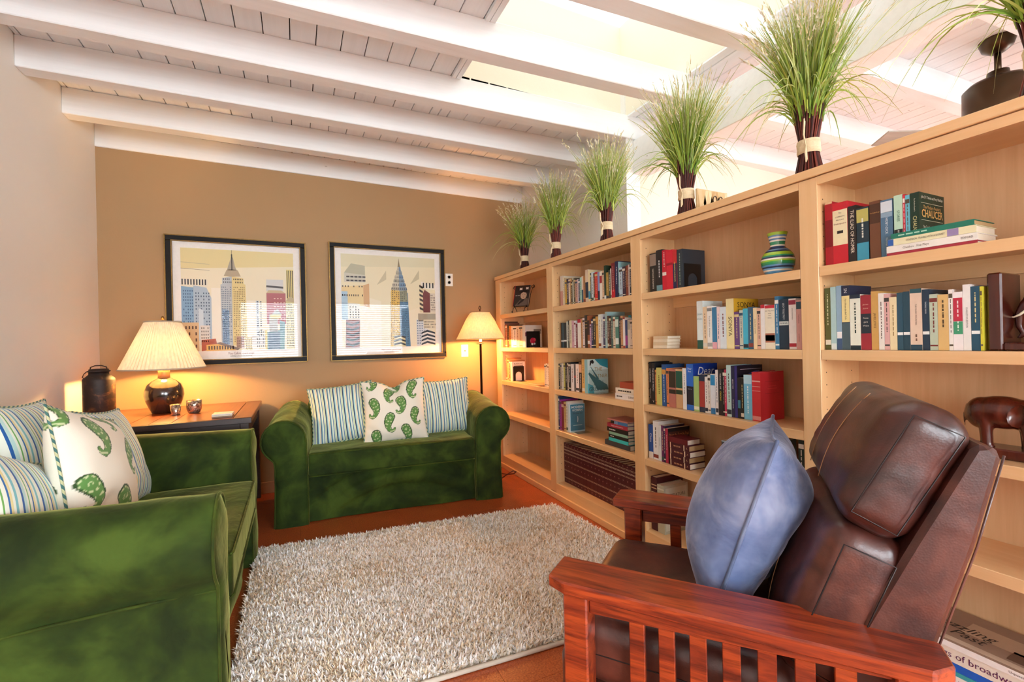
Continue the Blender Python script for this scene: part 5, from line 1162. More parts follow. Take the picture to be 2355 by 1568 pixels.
row(2, 1, B2b, SHZ[1], 1.74, .14, [(135, 174, 552, '#1c2c34', dict(bands=[(.24, .30, '#e8ecec')])), (176, 214, 550, '#34586a', dict(bands=[(.24, .30, '#e8ecec')])), (216, 300, 547, '#1f2a30', dict(bands=[(.25, .31, '#e8ecec')])), (302, 344, 512, '#cfdcd4'), (346, 384, 482, '#1f2a28'), (386, 458, 482, '#dedabc', dict(texts=[(None, (.4, .5), .4, '#5a5a40', 'v')])), (460, 528, 490, '#d8acbc'), (530, 578, 492, '#ececf2'), (581, 633, 580, '#7c3848'), (636, 734, 445, '#f0f0ec', dict(bands=[(.88, 1, '#b82038')])), (737, 784, 430, '#c89058'), (787, 848, 412, '#ecdcd8'), (851, 930, 322, '#2c2420', dict(bands=[(.8, .82, '#a88858'), (.7, .72, '#a88858'), (.6, .62, '#a88858')])), (934, 998, 332, '#9c5c38', dict(bands=[(.12, .22, '#ece8e0'), (.4, .85, '#3a2020')])), (1001, 1042, 600, '#cbaad4'), (1045, 1104, 440, '#243058'), (1106, 1178, 362, '#24241f'), (1182, 1260, 362, '#d2a254', dict(bands=[(.72, .74, '#2c2418')])), (1262, 1340, 300, '#e6eee6'), (1342, 1400, 292, '#d6dee2'), (1402, 1464, 372, '#3c3c60'), (1466, 1528, 222, '#a8cccc'), (1531, 1578, 345, '#5c3c28'), (1582, 1640, 352, '#3c2430'), (1643, 1698, 352, '#4c6c64'), (1702, 1768, 372, '#dad2ba'), (1772, 1868, 372, '#4c8276', dict(bands=[(.12, .32, '#e4eae4'), (.68, .92, '#d4e4d8')])), (1886, 1930, 342, '#3c2428'), (1933, 1996, 342, '#ca9a6e'), (2001, 2064, 392, '#f2eeea', dict(bands=[(0, .08, '#a03a30'), (.95, 1, '#a03a30')])), (2067, 2136, 472, '#34487c', dict(bands=[(.1, .45, '#a03c90')])), (2140, 2208, 472, '#e2dcd0', dict(bands=[(.66, .98, '#b8b8a8')])), (2211, 2283, 462, '#e6d6c6')], ymid=900)
flat_book(1.79, 1.93, 2.10, 2.36, 1.272, .014, '#2c9aa4', 'teal book lying flat upon upright books, encyclopedia bay second shelf', rot=-.06)
def partner(e, dp, h):
    side_rect(e, 0, dp, 0, h, '#cfe4e0'); side_poly(e, [(dp*.35, h), (dp, h), (dp, h*.72), (dp*.62, h*.82)], '#2f98ac', 2); side_poly(e, [(0, 0), (dp*.3, 0), (dp*.25, .22*h), (0, .3*h)], '#4fb0c0', 2)
    side_poly(e, [(.02*dp, .58*h), (.08*dp, .62*h), (.30*dp, .50*h), (.95*dp, .22*h), (dp, .08*h), (dp*.45, .08*h), (dp*.3, .28*h)], '#1f7480', 3); side_poly(e, [(.12*dp, .80*h), (.16*dp, .78*h), (.55*dp, .42*h), (.46*dp, .40*h)], '#1f7480', 3)
    side_poly(e, [(.12*dp, .97*h), (.26*dp, .99*h), (.32*dp, .92*h), (.26*dp, .86*h), (.20*dp, .90*h), (.14*dp, .82*h), (.10*dp, .82*h)], '#2a2422', 3)
    side_text(e, 'THE', .52*dp, .70*h, .034, '#a88a4c', dp*.5); side_text(e, 'PARTNER', .54*dp, .50*h, .032, '#a88a4c', dp*.85); side_text(e, 'JOHN', .52*dp, .30*h, .032, '#24343a', dp*.45); side_text(e, 'GRISHAM', .5*dp, .11*h, .036, '#183a44', dp*.92)
row(2, 2, B2c, SHZ[2], 1.735, .14, [(160, 210, 310, '#1c2430'), (212, 260, 300, '#b4a494'), (262, 308, 305, '#e6e2da'), (311, 348, 300, '#ccc464'), (352, 408, 282, '#241c18'), (411, 440, 300, '#dad2c4'), (442, 504, 272, '#2a2a2c'), (507, 588, 322, '#dcdce0'), (591, 640, 322, '#4c5460', dict(bands=[(.5, .58, '#a83838')])), (642, 724, 322, '#eae2e2'), (727, 800, 266, '#2c1c1c', dict(texts=[(None, (.35, .5), .6, '#ece8e4', 'v')], bands=[(.65, .92, '#d8a888')])), (804, 878, 195, '#d4ac64'), (881, 962, 200, '#7cbccc', dict(dep=.165, art_side=partner, desc='pale teal jacketed'))], ymid=680)
for i, (c, hh, y0, y1, lb, tx) in enumerate((('#e8e8e6', .034, 1.99, 2.19, 'white book lowest of the three stacked flat, encyclopedia bay third shelf', [('SURVIVAL', .78, .5, '#3a3836', .4), (None, .2, .2, '#5a5854', .25)]), ('#e9e2d0', .032, 1.99, 2.185, 'cream book with dark title in the flat pile, encyclopedia bay third shelf', [(None, .4, .55, '#2c2a24', .55)]), ('#a8452e', .036, 1.99, 2.145, 'rust red book topmost of three stacked flat, encyclopedia bay third shelf', []))):
    flat_book(1.722, 1.87, y0, y1, SHZ[2]+(0, .0346, .0672)[i], hh, c, lb, texts=tx)
def modern(e, dp, h):
    side_rect(e, .004, dp-.003, .01, h-.004, '#3d86a0'); side_text(e, 'MODERN', dp*.5, .88*h, .024, '#f0f4f4', dp*.8, bold=.0004); side_text(e, 'WOMAN', dp*.5, .77*h, .024, '#f0f4f4', dp*.7, bold=.0004); side_text(e, 'The Lost Sex', dp*.5, .66*h, .016, '#14303c', dp*.65, .3)
    side_poly(e, [(dp*.49, .55*h), (dp*.53, .56*h), (dp*.55, .45*h), (dp*.52, .33*h), (dp*.48, .36*h), (dp*.5, .46*h)], '#e8ecec', 2); side_rect(e, dp*.2, dp*.8, .225*h, .245*h, '#dce8ec', 2)
row(2, 3, B2d, SHZ[3], 1.725, .14, [(88, 118, 112, '#2c4468', dict(dep=.2)), (120, 160, 190, '#a838a0'), (163, 214, 225, '#8c2838', dict(bands=[(.8, .9, '#d8b8a0')])), (216, 264, 240, '#dcb474'), (267, 300, 230, '#eae2d4'), (303, 350, 290, '#c8dce4', dict(dep=.125, art_side=modern, desc='pale blue jacketed'))], ymid=560)
z = SHZ[3]
stk = [('#3c3e44', .030, 2.065, 2.30, 'charcoal book at the base of the flat stack, encyclopedia bay fourth shelf', []), ('#38c4c8', .020, 2.08, 2.262, 'turquoise book in the flat stack, encyclopedia bay fourth shelf', []), ('#1a1c1c', .019, 2.08, 2.262, 'black book on the turquoise one, flat stack in encyclopedia bay', [(None, .2, .5, '#e8e8e0', .2)]), ('#8cbca4', .016, 2.085, 2.255, 'sage green book in the flat stack, encyclopedia bay fourth shelf', []), ('#191919', .026, 2.08, 2.275, 'black two-line book under the crimson one, flat stack', [(None, .25, .35, '#e4e4e0', .3)]), ('#a42840', .024, 2.085, 2.272, 'crimson book in the flat stack, encyclopedia bay fourth shelf', [('Gauguin and Impressionism', .5, .42, '#f4e0e0', .6)]), ('#3f78b0', .018, 2.085, 2.235, 'blue striped book near the top of the flat stack', []), ('#b87870', .008, 2.08, 2.27, 'thin rose paperback topmost of the flat stack, encyclopedia bay', [])]
for (c, hh, y0, y1, lb, tx) in stk:
    flat_book(1.722, 1.86, y0, y1, z, hh, c, lb, texts=tx, bands=[(0, .2, '#1c1c1c'), (.24, .27, '#e4e4e0'), (.36, .39, '#e4e4e0')] if c == '#3f78b0' else []); z += hh+.0006
for (y0, y1, c, h_, lb) in ((2.012, 2.030, '#1f4a68', .150, 'dark blue book leaning in the acrylic stand, encyclopedia bay'), (1.998, 2.010, '#30a890', .188, 'sea green book behind the acrylic stand, encyclopedia bay')):
    e = book(y0, y1, SHZ[3]+.006, SHZ[3]+.006+h_, 1.74, .14, c); e['label'] = lb; [e.__delitem__(k) for k in ('_c', '_w', '_h')]
# encyclopedia set
M_leather_red = plain('maroon_leatherette', '#4e1420', .42)
p0 = onz(1130+990/6.03, 1000+640/6.03, DECK); XE = 1.765
ya = onx(1130+990/6.03, 1000+400/6.03, XE)[1]; ya = min(ya, 2.852); NV = 21; step = (ya-2.003)/NV
first = None
ORD = 'first second third fourth fifth sixth seventh eighth ninth tenth eleventh twelfth thirteenth fourteenth fifteenth sixteenth seventeenth eighteenth nineteenth twentieth last'.split()
for i in range(NV):
    y1 = ya-i*step; y0 = y1-step+.0012; w = y1-y0; h = .286
    if first is None:
        bands = [(.905, .911, '#d8c0a0'), (.835, .842, '#e8d8c0'), (.815, .822, '#e8d8c0'), (.885, .889, '#d8c0a0'), (.735, .741, '#d8c0a0'), (.755, .759, '#d8c0a0'), (.53, .535, '#d8c0a0'), (.55, .554, '#d8c0a0'), (.30, .305, '#d8c0a0'), (.32, .324, '#d8c0a0'), (.11, .115, '#d8c0a0'), (.13, .134, '#d8c0a0')]
        e = book(y0, y1, DECK, DECK+h, XE, .17, '#4e1420', bands=bands, texts=[('+', (.95, .1), .5, '#c8988c', 'h'), ('+', (.65, .1), .5, '#c8988c', 'h'), ('+', (.43, .1), .5, '#c8988c', 'h'), ('+', (.05, .1), .5, '#c8988c', 'h')], group='maroon encyclopedia volumes'); first = e
        for k in ('_c', '_w', '_h'): del e[k]
        e['label'] = 'first maroon gilt-banded encyclopedia volume counted from the lamp bay end of the set'
        kids = list(e.children)
    else:
        c = first.copy(); COL.objects.link(c); c['label'] = '%s maroon gilt-banded encyclopedia volume counted from the lamp bay end of the set' % ORD[i]; c.matrix_basis = Matrix.Translation((XE, y0, DECK+.0004))
        for ch in kids:
            d = ch.copy(); COL.objects.link(d); d.parent = c
# ---- lamp bay
row(1, 1, B1, SHZ[1], 1.735, .14, [(262, 284, 1100, '#4a3428'), (286, 318, 1116, '#7c5444'), (321, 364, 1150, '#b06a48'), (367, 398, 1152, '#3c2c20'), (401, 434, 1170, '#d89848'), (437, 468, 1176, '#f0e8dc'), (471, 528, 1182, '#f0ece8'), (531, 580, 1170, '#ecd4b8'), (582, 638, 1170, '#e6c8a4'), (641, 690, 1160, '#dcdcd6', dict(dep=.16, art_side=lambda e, dp, h: (side_rect(e, .0, dp, .0, h, '#d8d4c8'), side_rect(e, .0, dp*.3, .5*h, .68*h, '#6a2844', 2), side_rect(e, dp*.45, dp*.95, .62*h, .66*h, '#3a3a3a', 2), side_rect(e, dp*.5, dp*.95, .70*h, .82*h, '#8a8478', 2)), desc='white patterned-jacket'))], ymid=1370)
B1b = (700, 520, 3.563)
row(1, 2, B1b, SHZ[2], 1.74, .14, [(1642, 1652, 1082, '#8a5a3c'), (1653, 1664, 1080, '#c08050'), (1665, 1676, 1095, '#d8b078'), (1677, 1688, 1100, '#9c6a44'), (1689, 1702, 1112, '#e8dcc4', dict(dep=.13, art_side=lambda e, dp, h: (side_rect(e, 0, dp, 0, h, '#efe8d8'), side_rect(e, .02, dp-.02, .75*h, .80*h, '#7a7468', 2), side_text(e, 'INFERNO', dp/2, .88*h, .022, '#4a4640', dp*.8)), desc='cream jacketed'))], ymid=1190)
row(1, 2, B1b, SHZ[2], 1.735, .14, [(1968, 1980, 1130, '#d8d0c8'), (1981, 1992, 1125, '#efe9e2'), (1993, 2003, 1135, '#f2eee8')], ymid=1220)
for i, (c, lb, r) in enumerate((('#e6cfa8', 'cream magazine lying on the third shelf of the lamp bay', .12), ('#d8b48c', 'tan pamphlet lying across the cream magazine, lamp bay', -.1))):
    o = box('magazine', (-.07, -.10, 0), (.07, .10, .004), cmat(c), None, .0008); o.matrix_basis = Matrix.Translation((1.80, 3.22-.03*i, SHZ[2]+.0004+i*.0046)) @ Matrix.Rotation(r, 4, 'Z'); tag(o, lb, 'magazine', 'magazines in the lamp bay')
# ---- elephant bay, lower shelves: big flat books beside the recliner back
z = DECK
for (hh, c, lb, tx, x0, yb) in ((.035, '#efece4', 'white glossy book with magenta corner under the turquoise one, elephant bay', [('FULL CO', .30, .5, '#9c1c4c', .25)], 1.715, .80), (.012, '#3fa8b0', 'thin turquoise book beneath the blue one, elephant bay bottom', [], 1.715, .80), (.022, '#1d62c8', 'bright blue book beneath the broadway book, elephant bay bottom', [], 1.717, .80), (.042, '#ece5d4', 'thick cream book with purple lettering, elephant bay bottom', [('songs of broadway', .34, .62, '#5a1c50', .42)], 1.717, .80), (.017, '#f0eee8', 'sepia photograph covered book topmost of the bottom pile, elephant bay', [('Unpuzzling Your Past', .55, .5, '#4a4440', .4)], 1.712, .80)):
    e = flat_book(x0, 1.935, .25, yb, z, hh, c, lb, texts=tx, group='large books stacked flat by the recliner')
    if hh == .017:
        a, b = (1.935-x0)/2, (yb-.25)/2
        box('cover_photo', (-a, -b, hh), (a, b, hh+.0005), cmat('#9c8470'), e, local=True)
        for (u0, u1, v0, v1, cc) in ((-.6, -.1, -.5, .1, '#6a5444'), (.2, .7, -.9, -.3, '#4a3a30'), (-.2, .5, .0, .5, '#c0a88c'), (-.9, -.7, -.9, .6, '#c8b49c')):
            box('cover_photo_patch', (a*u0, b*v0, hh+.0004), (a*u1, b*v1, hh+.0008), cmat(cc), e, local=True)
        text('cover_text', 'Unpuzzling\nYour Past', .05, cmat('#2a2420', .5, 'ink'), e, (-.02, b*.62, hh+.0012), (0, -1, 0), (1, 0, 0), .2, shear=.25, local=True)
    z += hh+.0006

# ---------------------------------------------------------------- vase
def vase_mat():
    m, n, l, b = new_mat('striped_glaze'); tc = n.new('ShaderNodeTexCoord'); sp = n.new('ShaderNodeSeparateXYZ'); l.new(tc.outputs['Object'], sp.inputs[0])
    wv = nz(n, l, tc.outputs['Object'], 30, 2); ad = n.new('ShaderNodeMath'); ad.operation = 'MULTIPLY_ADD'; ad.inputs[1].default_value = .002; l.new(wv, ad.inputs[0]); l.new(sp.outputs[2], ad.inputs[2])
    mr = n.new('ShaderNodeMapRange'); mr.inputs[1].default_value = 0; mr.inputs[2].default_value = .18; l.new(ad.outputs[0], mr.inputs[0])
    cs = ['#1f8a8c', '#4a90c8', '#5a9ccf', '#f0f0e4', '#6fa6d4', '#24365c', '#5a96c4', '#1f8a62', '#2f9a4c', '#9cc83a', '#f0f0e4', '#24365c', '#2f9a6c', '#9cc83a', '#a8d040', '#24365c', '#7aa0c4', '#1c3462', '#20406c', '#f0f0e4', '#2c9468', '#2c9468', '#f0f0e4', '#5a86b4', '#f0f0e4', '#6a94bc', '#9cc83a', '#a4cc3c']
    st = [(i/len(cs), c) for i, c in enumerate(cs)]
    c = ramp(n, l, mr.outputs[0], st, 'CONSTANT'); l.new(c, b.inputs['Base Color']); b.inputs['Roughness'].default_value = .15; b.inputs['Coat Weight'].default_value = .4; return m
VX, VY, VZ = 1.80, 1.212, SHZ[0]
va = empty('vase', (VX, VY, VZ), 0, 'small round-bellied vase with green, blue and white stripes', 'vase')
pr = [(.034, 0), (.040, .002), (.052, .02), (.061, .045), (.063, .065), (.058, .085), (.046, .103), (.033, .114), (.028, .120), (.027, .132), (.030, .15), (.036, .172), (.038, .178), (.035, .178), (.027, .15), (.023, .13)]
o = lathe('body', pr, vase_mat(), va, (0, 0, 0), 40, True)
# ---------------------------------------------------------------- bookends
M_blk = plain('black_enamel_metal', '#151413', .4, .3)
def arch_bookend(name, x0, x1, y, z, h, label, mat=M_blk, foot=.09, cat='bookend', dirn=-1):
    """upright plate in the plane y, arched cut-out, foot towards -y*dirn"""
    e = empty(name, ((x0+x1)/2, y, z), 0, label, cat, 'bookends on the shelves'); cx = (x0+x1)/2; hw = (x1-x0)/2; t = .0016; iw = hw*.55; ih = h*.62
    out = []; inn = []
    N = 24
    for i in range(N+1):
        s = i/N; a = math.pi*s
        r = .012
        # outer rounded rectangle contour, inner arch
        ox = hw*math.cos(a)*1.25; ox = max(-hw, min(hw, ox)); oz = h if abs(ox) < hw-1e-6 else h*min(1, (math.sin(a)/.62))
        out.append((cx+ox, z+max(0, min(h, oz)))); inn.append((cx+iw*math.cos(a), z+(ih-iw)*min(1, math.sin(a)*6)+iw*math.sin(a)))
    V = []; F = []
    for yy in (y, y-t):
        V += [(p[0], yy, p[1]) for p in out]+[(p[0], yy, p[1]) for p in inn]
    n = N+1
    for i in range(N):
        F += [(i, i+1, n+i+1, n+i), (2*n+i, 3*n+i, 3*n+i+1, 2*n+i+1), (i, 2*n+i, 2*n+i+1, i+1), (n+i, n+i+1, 3*n+i+1, 3*n+i)]
    mesh('plate', V, F, mat, e)
    box('foot', (x0+hw*.42, min(y, y+dirn*foot), z+.0002), (x1-hw*.42, max(y, y+dirn*foot), z+.0018), mat, e)
    return e
arch_bookend('bookend', 1.745, 1.86, onx(1460+575/5.226, 520+560/5.226, 1.74)[1]-.004, SHZ[0], .125, 'black arched metal bookend against a black book, vase bay top shelf')
yb_ = onx(1120+692/7.84, 600+1400/7.84, 1.74)[1]-.008
e = arch_bookend('bookend', 1.745, 1.875, yb_, SHZ[1], .135, 'black arched bookend with a red and white ornament, lamp bay')
box('backing', (1.765, yb_-.0008, SHZ[1]+.002), (1.855, yb_-.0004, SHZ[1]+.09), cmat('#241c1c'), e)
for (cx, cz, r, c) in ((1.805, .055, .026, '#b01c3c'), (1.818, .062, .016, '#e04a5c'), (1.80, .028, .010, '#e8e4e0'), (1.822, .030, .008, '#e8e4e0')):
    f = lathe('ornament', [(.001, .004), (r*.7, .003), (r, 0)], cmat(c, .25), e, (0, 0, 0), 20, caps=False); f.matrix_basis = wmat(e).inverted() @ Matrix.Translation((cx, yb_-.002, SHZ[1]+cz)) @ Matrix.Rotation(math.pi/2, 4, 'X'); f.matrix_parent_inverse = Matrix.Identity(4)
yc_ = onx(700+1702/3.563, 520+1190/3.563, 1.745)[1]-.010
arch_bookend('bookend', 1.75, 1.86, yc_, SHZ[2], .13, 'black arched metal bookend on the third shelf of the lamp bay', foot=.1)
yd_ = onx(1480+1113/6.197, 940+700/6.197, 1.74)[1]+.003
arch_bookend('bookend', 1.75, 1.86, yd_+.0016, SHZ[3], .13, 'black metal bookend standing beyond the maroon flat stack, vase bay', foot=.07, dirn=1)
M_acr = pane_mat('clear_acrylic', (.93, .96, .96), .12)
def acrylic(y, z, x0, x1, h, label, dirn=-1, foot=.08):
    e = empty('acrylic_bookend', ((x0+x1)/2, y, z), 0, label, 'bookend', 'clear acrylic bookends'); box('plate', (x0, y-.002, z), (x1, y+.002, z+h), M_acr, e, .0008); box('foot', (x0, min(y, y+dirn*foot), z), (x1, max(y, y+dirn*foot), z+.004), M_acr, e, .0008)
acrylic(2.478, SHZ[2], 1.735, 1.90, .155, 'clear acrylic bookend holding the jacketed thriller, encyclopedia bay')
acrylic(onx(1275+352/9.8, 900+560/9.8, 1.725)[1]-.006, SHZ[3], 1.73, 1.85, .16, 'clear acrylic bookend before the pale blue jacketed book')
e = empty('acrylic_stand', (1.80, 2.03, SHZ[3]), 0, 'clear acrylic display stand at the end of the flat stack', 'stand')
for nm, a, b in (('back_plate', (1.725, 2.034, SHZ[3]+.0005), (1.90, 2.038, SHZ[3]+.18)), ('base_plate', (1.725, 1.995, SHZ[3]+.0005), (1.90, 2.033, SHZ[3]+.005))): box(nm, a, b, M_acr, e)
# wooden elephant bookend and carved elephant
M_rose = wood('dark_rosewood', '#2e100b', '#4c1c12', '#6c2e1c', 'z', .25, .8, .4, per=False); M_ivory = plain('ivory_tusk', '#efe6cc', .35)
def blob(bm, c, r, rot=None, seg=18):
    m = Matrix.Translation(c)
    if rot: m = m @ rot
    m = m @ Matrix.Diagonal((r[0], r[1], r[2], 1)); bmesh.ops.create_uvsphere(bm, u_segments=seg, v_segments=12, radius=1, matrix=m)
def limb(bm, pts, rad):
    for (p, q), (a, b) in zip(zip(pts[:-1], pts[1:]), zip(rad[:-1], rad[1:])):
        for t in np.linspace(0, 1, 7):
            c = [p[k]+(q[k]-p[k])*t for k in range(3)]; r = a+(b-a)*t; bmesh.ops.create_uvsphere(bm, u_segments=12, v_segments=8, radius=r, matrix=Matrix.Translation(c))
def elephant(e, S, head_down=False):
    """local: +x towards the head, unit height about 1*S"""
    bm = bmesh.new()
    blob(bm, (-.02, 0, .66), (.46, .27, .30)); blob(bm, (-.28, 0, .62), (.24, .25, .30)); blob(bm, (.24, 0, .64), (.24, .24, .28)); blob(bm, (0, 0, .82), (.3, .18, .14))
    blob(bm, (.52, 0, .74), (.19, .16, .20)); blob(bm, (.50, 0, .88), (.13, .13, .09)); blob(bm, (.42, 0, .70), (.2, .19, .22))
    limb(bm, [(.66, 0, .68), (.75, 0, .50), (.76, 0, .30), (.70, 0, .16), (.76, 0, .10)], [.10, .075, .055, .042, .035])
    for (x_, y_) in ((.24, .13), (.34, -.13), (-.30, .13), (-.20, -.13)):
        limb(bm, [(x_, y_, .55), (x_+.01, y_, .30), (x_+.02, y_, .07)], [.125, .092, .085]); blob(bm, (x_+.03, y_, .045), (.10, .09, .05))
    limb(bm, [(-.48, 0, .74), (-.54, 0, .55), (-.53, 0, .36)], [.04, .025, .018])
    me = bpy.data.meshes.new('body'); bm.to_mesh(me); bm.free()
    co = np.empty(len(me.vertices)*3, np.float32); me.vertices.foreach_get('co', co); me.vertices.foreach_set('co', co*S); me.update()
    o = link('body', me, M_rose, e, True, True)
    r = o.modifiers.new('fuse', 'REMESH'); r.mode = 'VOXEL'; r.voxel_size = .022*S; r.use_smooth_shade = True
    s_ = o.modifiers.new('smooth', 'SMOOTH'); s_.iterations = 6; s_.factor = .5
    for sg in (-1, 1):
        V = []; F = []; N = 14
        for i in range(N):
            t = i/N*2*math.pi; V.append(((.40-.13+.15*math.cos(t)*(1.0 if math.cos(t) < 0 else .6))*S, sg*(.20+.05*abs(math.cos(t)))*S, (.70+.20*math.sin(t)-.05*(1-math.cos(t)))*S))
        n0 = len(V); V += [(a, b+sg*.025*S, c) for a, b, c in V]
        F = [tuple(range(N)), tuple(range(2*N-1, N-1, -1))]+[(i, (i+1) % N, N+(i+1) % N, N+i) for i in range(N)]
        mesh('ear', V, F, M_rose, e, True, True)
        tube('tusk', [(.62*S, sg*.09*S, .60*S), (.72*S, sg*.11*S, .50*S), (.80*S, sg*.10*S, .46*S), (.88*S, sg*.08*S, .48*S)], [.024*S, .02*S, .014*S, .003*S], M_ivory, e, 8, local=True)
e = empty('carved_elephant', (1.80, .560, SHZ[2]+.022), math.radians(-90), 'carved dark wood elephant on a plinth, third shelf of the elephant bay', 'figurine'); elephant(e, .156)
prism('plinth', [(-.085, -.045), (.13, -.045), (.13, .045), (-.085, .045)], 'z', -.0215, .0065, M_rose, e, .004, True)
e = empty('elephant_bookend', (1.79, .478, SHZ[1]), math.radians(90), 'rosewood bookend with a carved elephant pushing the upright board', 'bookend')
box('upright', (.062, -.075, .0005), (.092, .05, .215), M_rose, e, .004, local=True); box('base', (-.12, -.075, .0005), (.062, .05, .022), M_rose, e, .004, local=True)
f = empty('elephant', (0, 0, 0)); f.matrix_basis = Matrix.Translation((-.066, -.028, .020)); f.parent = e; elephant(f, .156)
# ---------------------------------------------------------------- easel with a portrait book
xa, ye, ze = 1.80, onx(1120+610/7.84, 600+700/7.84, 1.78)[1], SHZ[0]
M_iron = plain('wrought_iron', '#1c1614', .45, .6)
ea = empty('scroll_easel', (1.79, ye, ze), 0, 'black wrought iron scroll easel holding a portrait book, lamp bay', 'easel')
def spiral(c, r0, turns, a0, sg, ex, ez): return [tuple(np.array(c)+r0*(1-.75*t)*(np.array(ex)*math.cos(a0+sg*turns*2*math.pi*t)+np.array(ez)*math.sin(a0+sg*turns*2*math.pi*t))) for t in np.linspace(0, 1, 22)]
# display plane: faces the room and the camera: right = rx, up leaning back
rx = Vector((.62, -.78, 0)); nx_ = Vector((-.78, -.62, 0)); upv = Vector((0, 0, 1))*.94-nx_*.34
base = Vector((1.775, ye, ze))
def ep(a, b, c=0.0): a *= 1.15; b *= 1.12; p = base+rx*a+upv*b+nx_*c; return (p.x, p.y, p.z)
mbz = MB()
for sg in (-1, 1):
    mbz.tube([ep(sg*.06, .055), ep(sg*.062, .12), ep(sg*.066, .18), ep(sg*.075, .215)], .0025, 6)
    mbz.tube([ep(sg*.075+sg*(.016*(1-.7*t))*math.sin(t*9), .222+.016*(1-.7*t)*math.cos(t*9)) for t in np.linspace(0, 1, 20)], .0025, 6)
    g0 = base+rx*(sg*.055)
    mbz.tube([ep(sg*.055, .055), tuple(g0+nx_*.03+Vector((0, 0, .045))), tuple(g0+nx_*.045+Vector((0, 0, .02))), tuple(g0+nx_*.05+Vector((0, 0, .003))), tuple(g0+nx_*.062+Vector((0, 0, .006))), tuple(g0+nx_*.06+Vector((0, 0, .016)))], .0025, 6)
    mbz.tube([ep(sg*.055, .055), tuple(g0-nx_*.03+Vector((0, 0, .03))), tuple(g0-nx_*.05+Vector((0, 0, .003)))], .0025, 6)
    mbz.tube([ep(sg*.05, .055), ep(sg*.05, .055, .030), ep(sg*.05, .068, .034)], .0025, 6)
mbz.tube([ep(-.06, .055), ep(.06, .055)], .0025, 6); mbz.build('scrollwork', M_iron, ea, smooth=True)
eb = empty('portrait_book', (base.x, base.y, base.z), 0, 'dark portrait-cover book with a red spine on the iron easel', 'book', 'books on the shelves')
def eb_box(nm, a0, a1, b0, b1, c0, c1, mat): 
    V = [ep(a, b, c) for (c) in (c0, c1) for (a, b) in ((a0, b0), (a1, b0), (a1, b1), (a0, b1))]
    return mesh(nm, V, BF, mat, eb)
eb_box('cover', -.062, .062, .058, .235, .006, .010, cmat('#241f1e', .35, 'cover')); eb_box('page_block', -.06, .06, .06, .233, .0102, .021, M_pages); eb_box('cover', -.062, .062, .058, .235, .0212, .0245, cmat('#2b2523', .3, 'cover')); eb_box('spine', -.066, -.062, .058, .235, .006, .0245, cmat('#c01c30', .4, 'cover'))
def eb_poly(nm, pts, col, c=.0250): mesh(nm, [ep(a, b, c) for a, b in pts], [tuple(range(len(pts)))], cmat(col, .4, 'ink'), eb)
eb_poly('portrait_coat', [(-.05, .062), (.058, .062), (.058, .12), (.035, .125), (-.01, .11)], '#6a5a50'); eb_poly('portrait_scarf', [(-.03, .075), (.0, .11), (.03, .125), (.02, .10), (-.02, .07)], '#1c1817', .0252)
eb_poly('portrait_face', [(.016+.026*math.cos(t*math.pi/10), .150+.034*math.sin(t*math.pi/10)) for t in range(20)], '#c0a890', .0254); eb_poly('portrait_hair', [(-.014, .160), (-.012, .185), (.01, .200), (.035, .195), (.046, .175), (.043, .150), (.036, .17), (.01, .178)], '#1a1514', .0256)
for a, b in ((-.012, .205), (.04, .208)): eb_poly('portrait_bow', [(a+.014*math.cos(t*math.pi/4)*(1.2 if t % 2 else .7), b+.012*math.sin(t*math.pi/4)*(1.2 if t % 2 else .7)) for t in range(8)], '#e4dcd4', .0258)
for a, b in ((.008, .155), (.026, .155)): eb_poly('portrait_eye', [(a+.004*math.cos(t), b+.002*math.sin(t)) for t in np.linspace(0, 5.6, 8)], '#2a201c', .0258)
eb_poly('portrait_mouth', [(.011, .132), (.017, .135), (.023, .132), (.017, .130)], '#5a3c34', .0258)
text('cover_text', 'mei mei', .014, cmat('#f0e8e0', .5, 'ink'), eb, ep(-.034, .150, .0256), rx, upv, .04)
# ---------------------------------------------------------------- plaque on top of the bookcase
pq = empty('wooden_plaque', (1.87, 1.585, 1.745), 0, 'light inlaid wooden plaque with dark loops standing on the bookcase', 'plaque')
box('board', (1.765, 1.585, 1.7454), (1.975, 1.597, 1.868), cmat('#cdae80', .5), pq, .002)
for i in range(9):
    x0_ = 1.77+i*.023; sl = .03 if i % 2 else -.02
    V = [(x0_, 1.5844, 1.75), (x0_+.018, 1.5844, 1.75), (min(1.972, x0_+.018+sl), 1.5844, 1.864), (max(1.768, x0_+sl), 1.5844, 1.864)]
    mesh('inlay', V, [(0, 1, 2, 3)], cmat(['#b8925c', '#dcc498', '#c8a874'][i % 3], .5), pq)
for cx in (1.885, 1.925): tube('loop', [(cx+.014*math.cos(t), 1.583, 1.822+.020*math.sin(t)) for t in np.linspace(0, 2*math.pi, 20)[:-1]], .0022, cmat('#4a3420'), pq, 6, True)
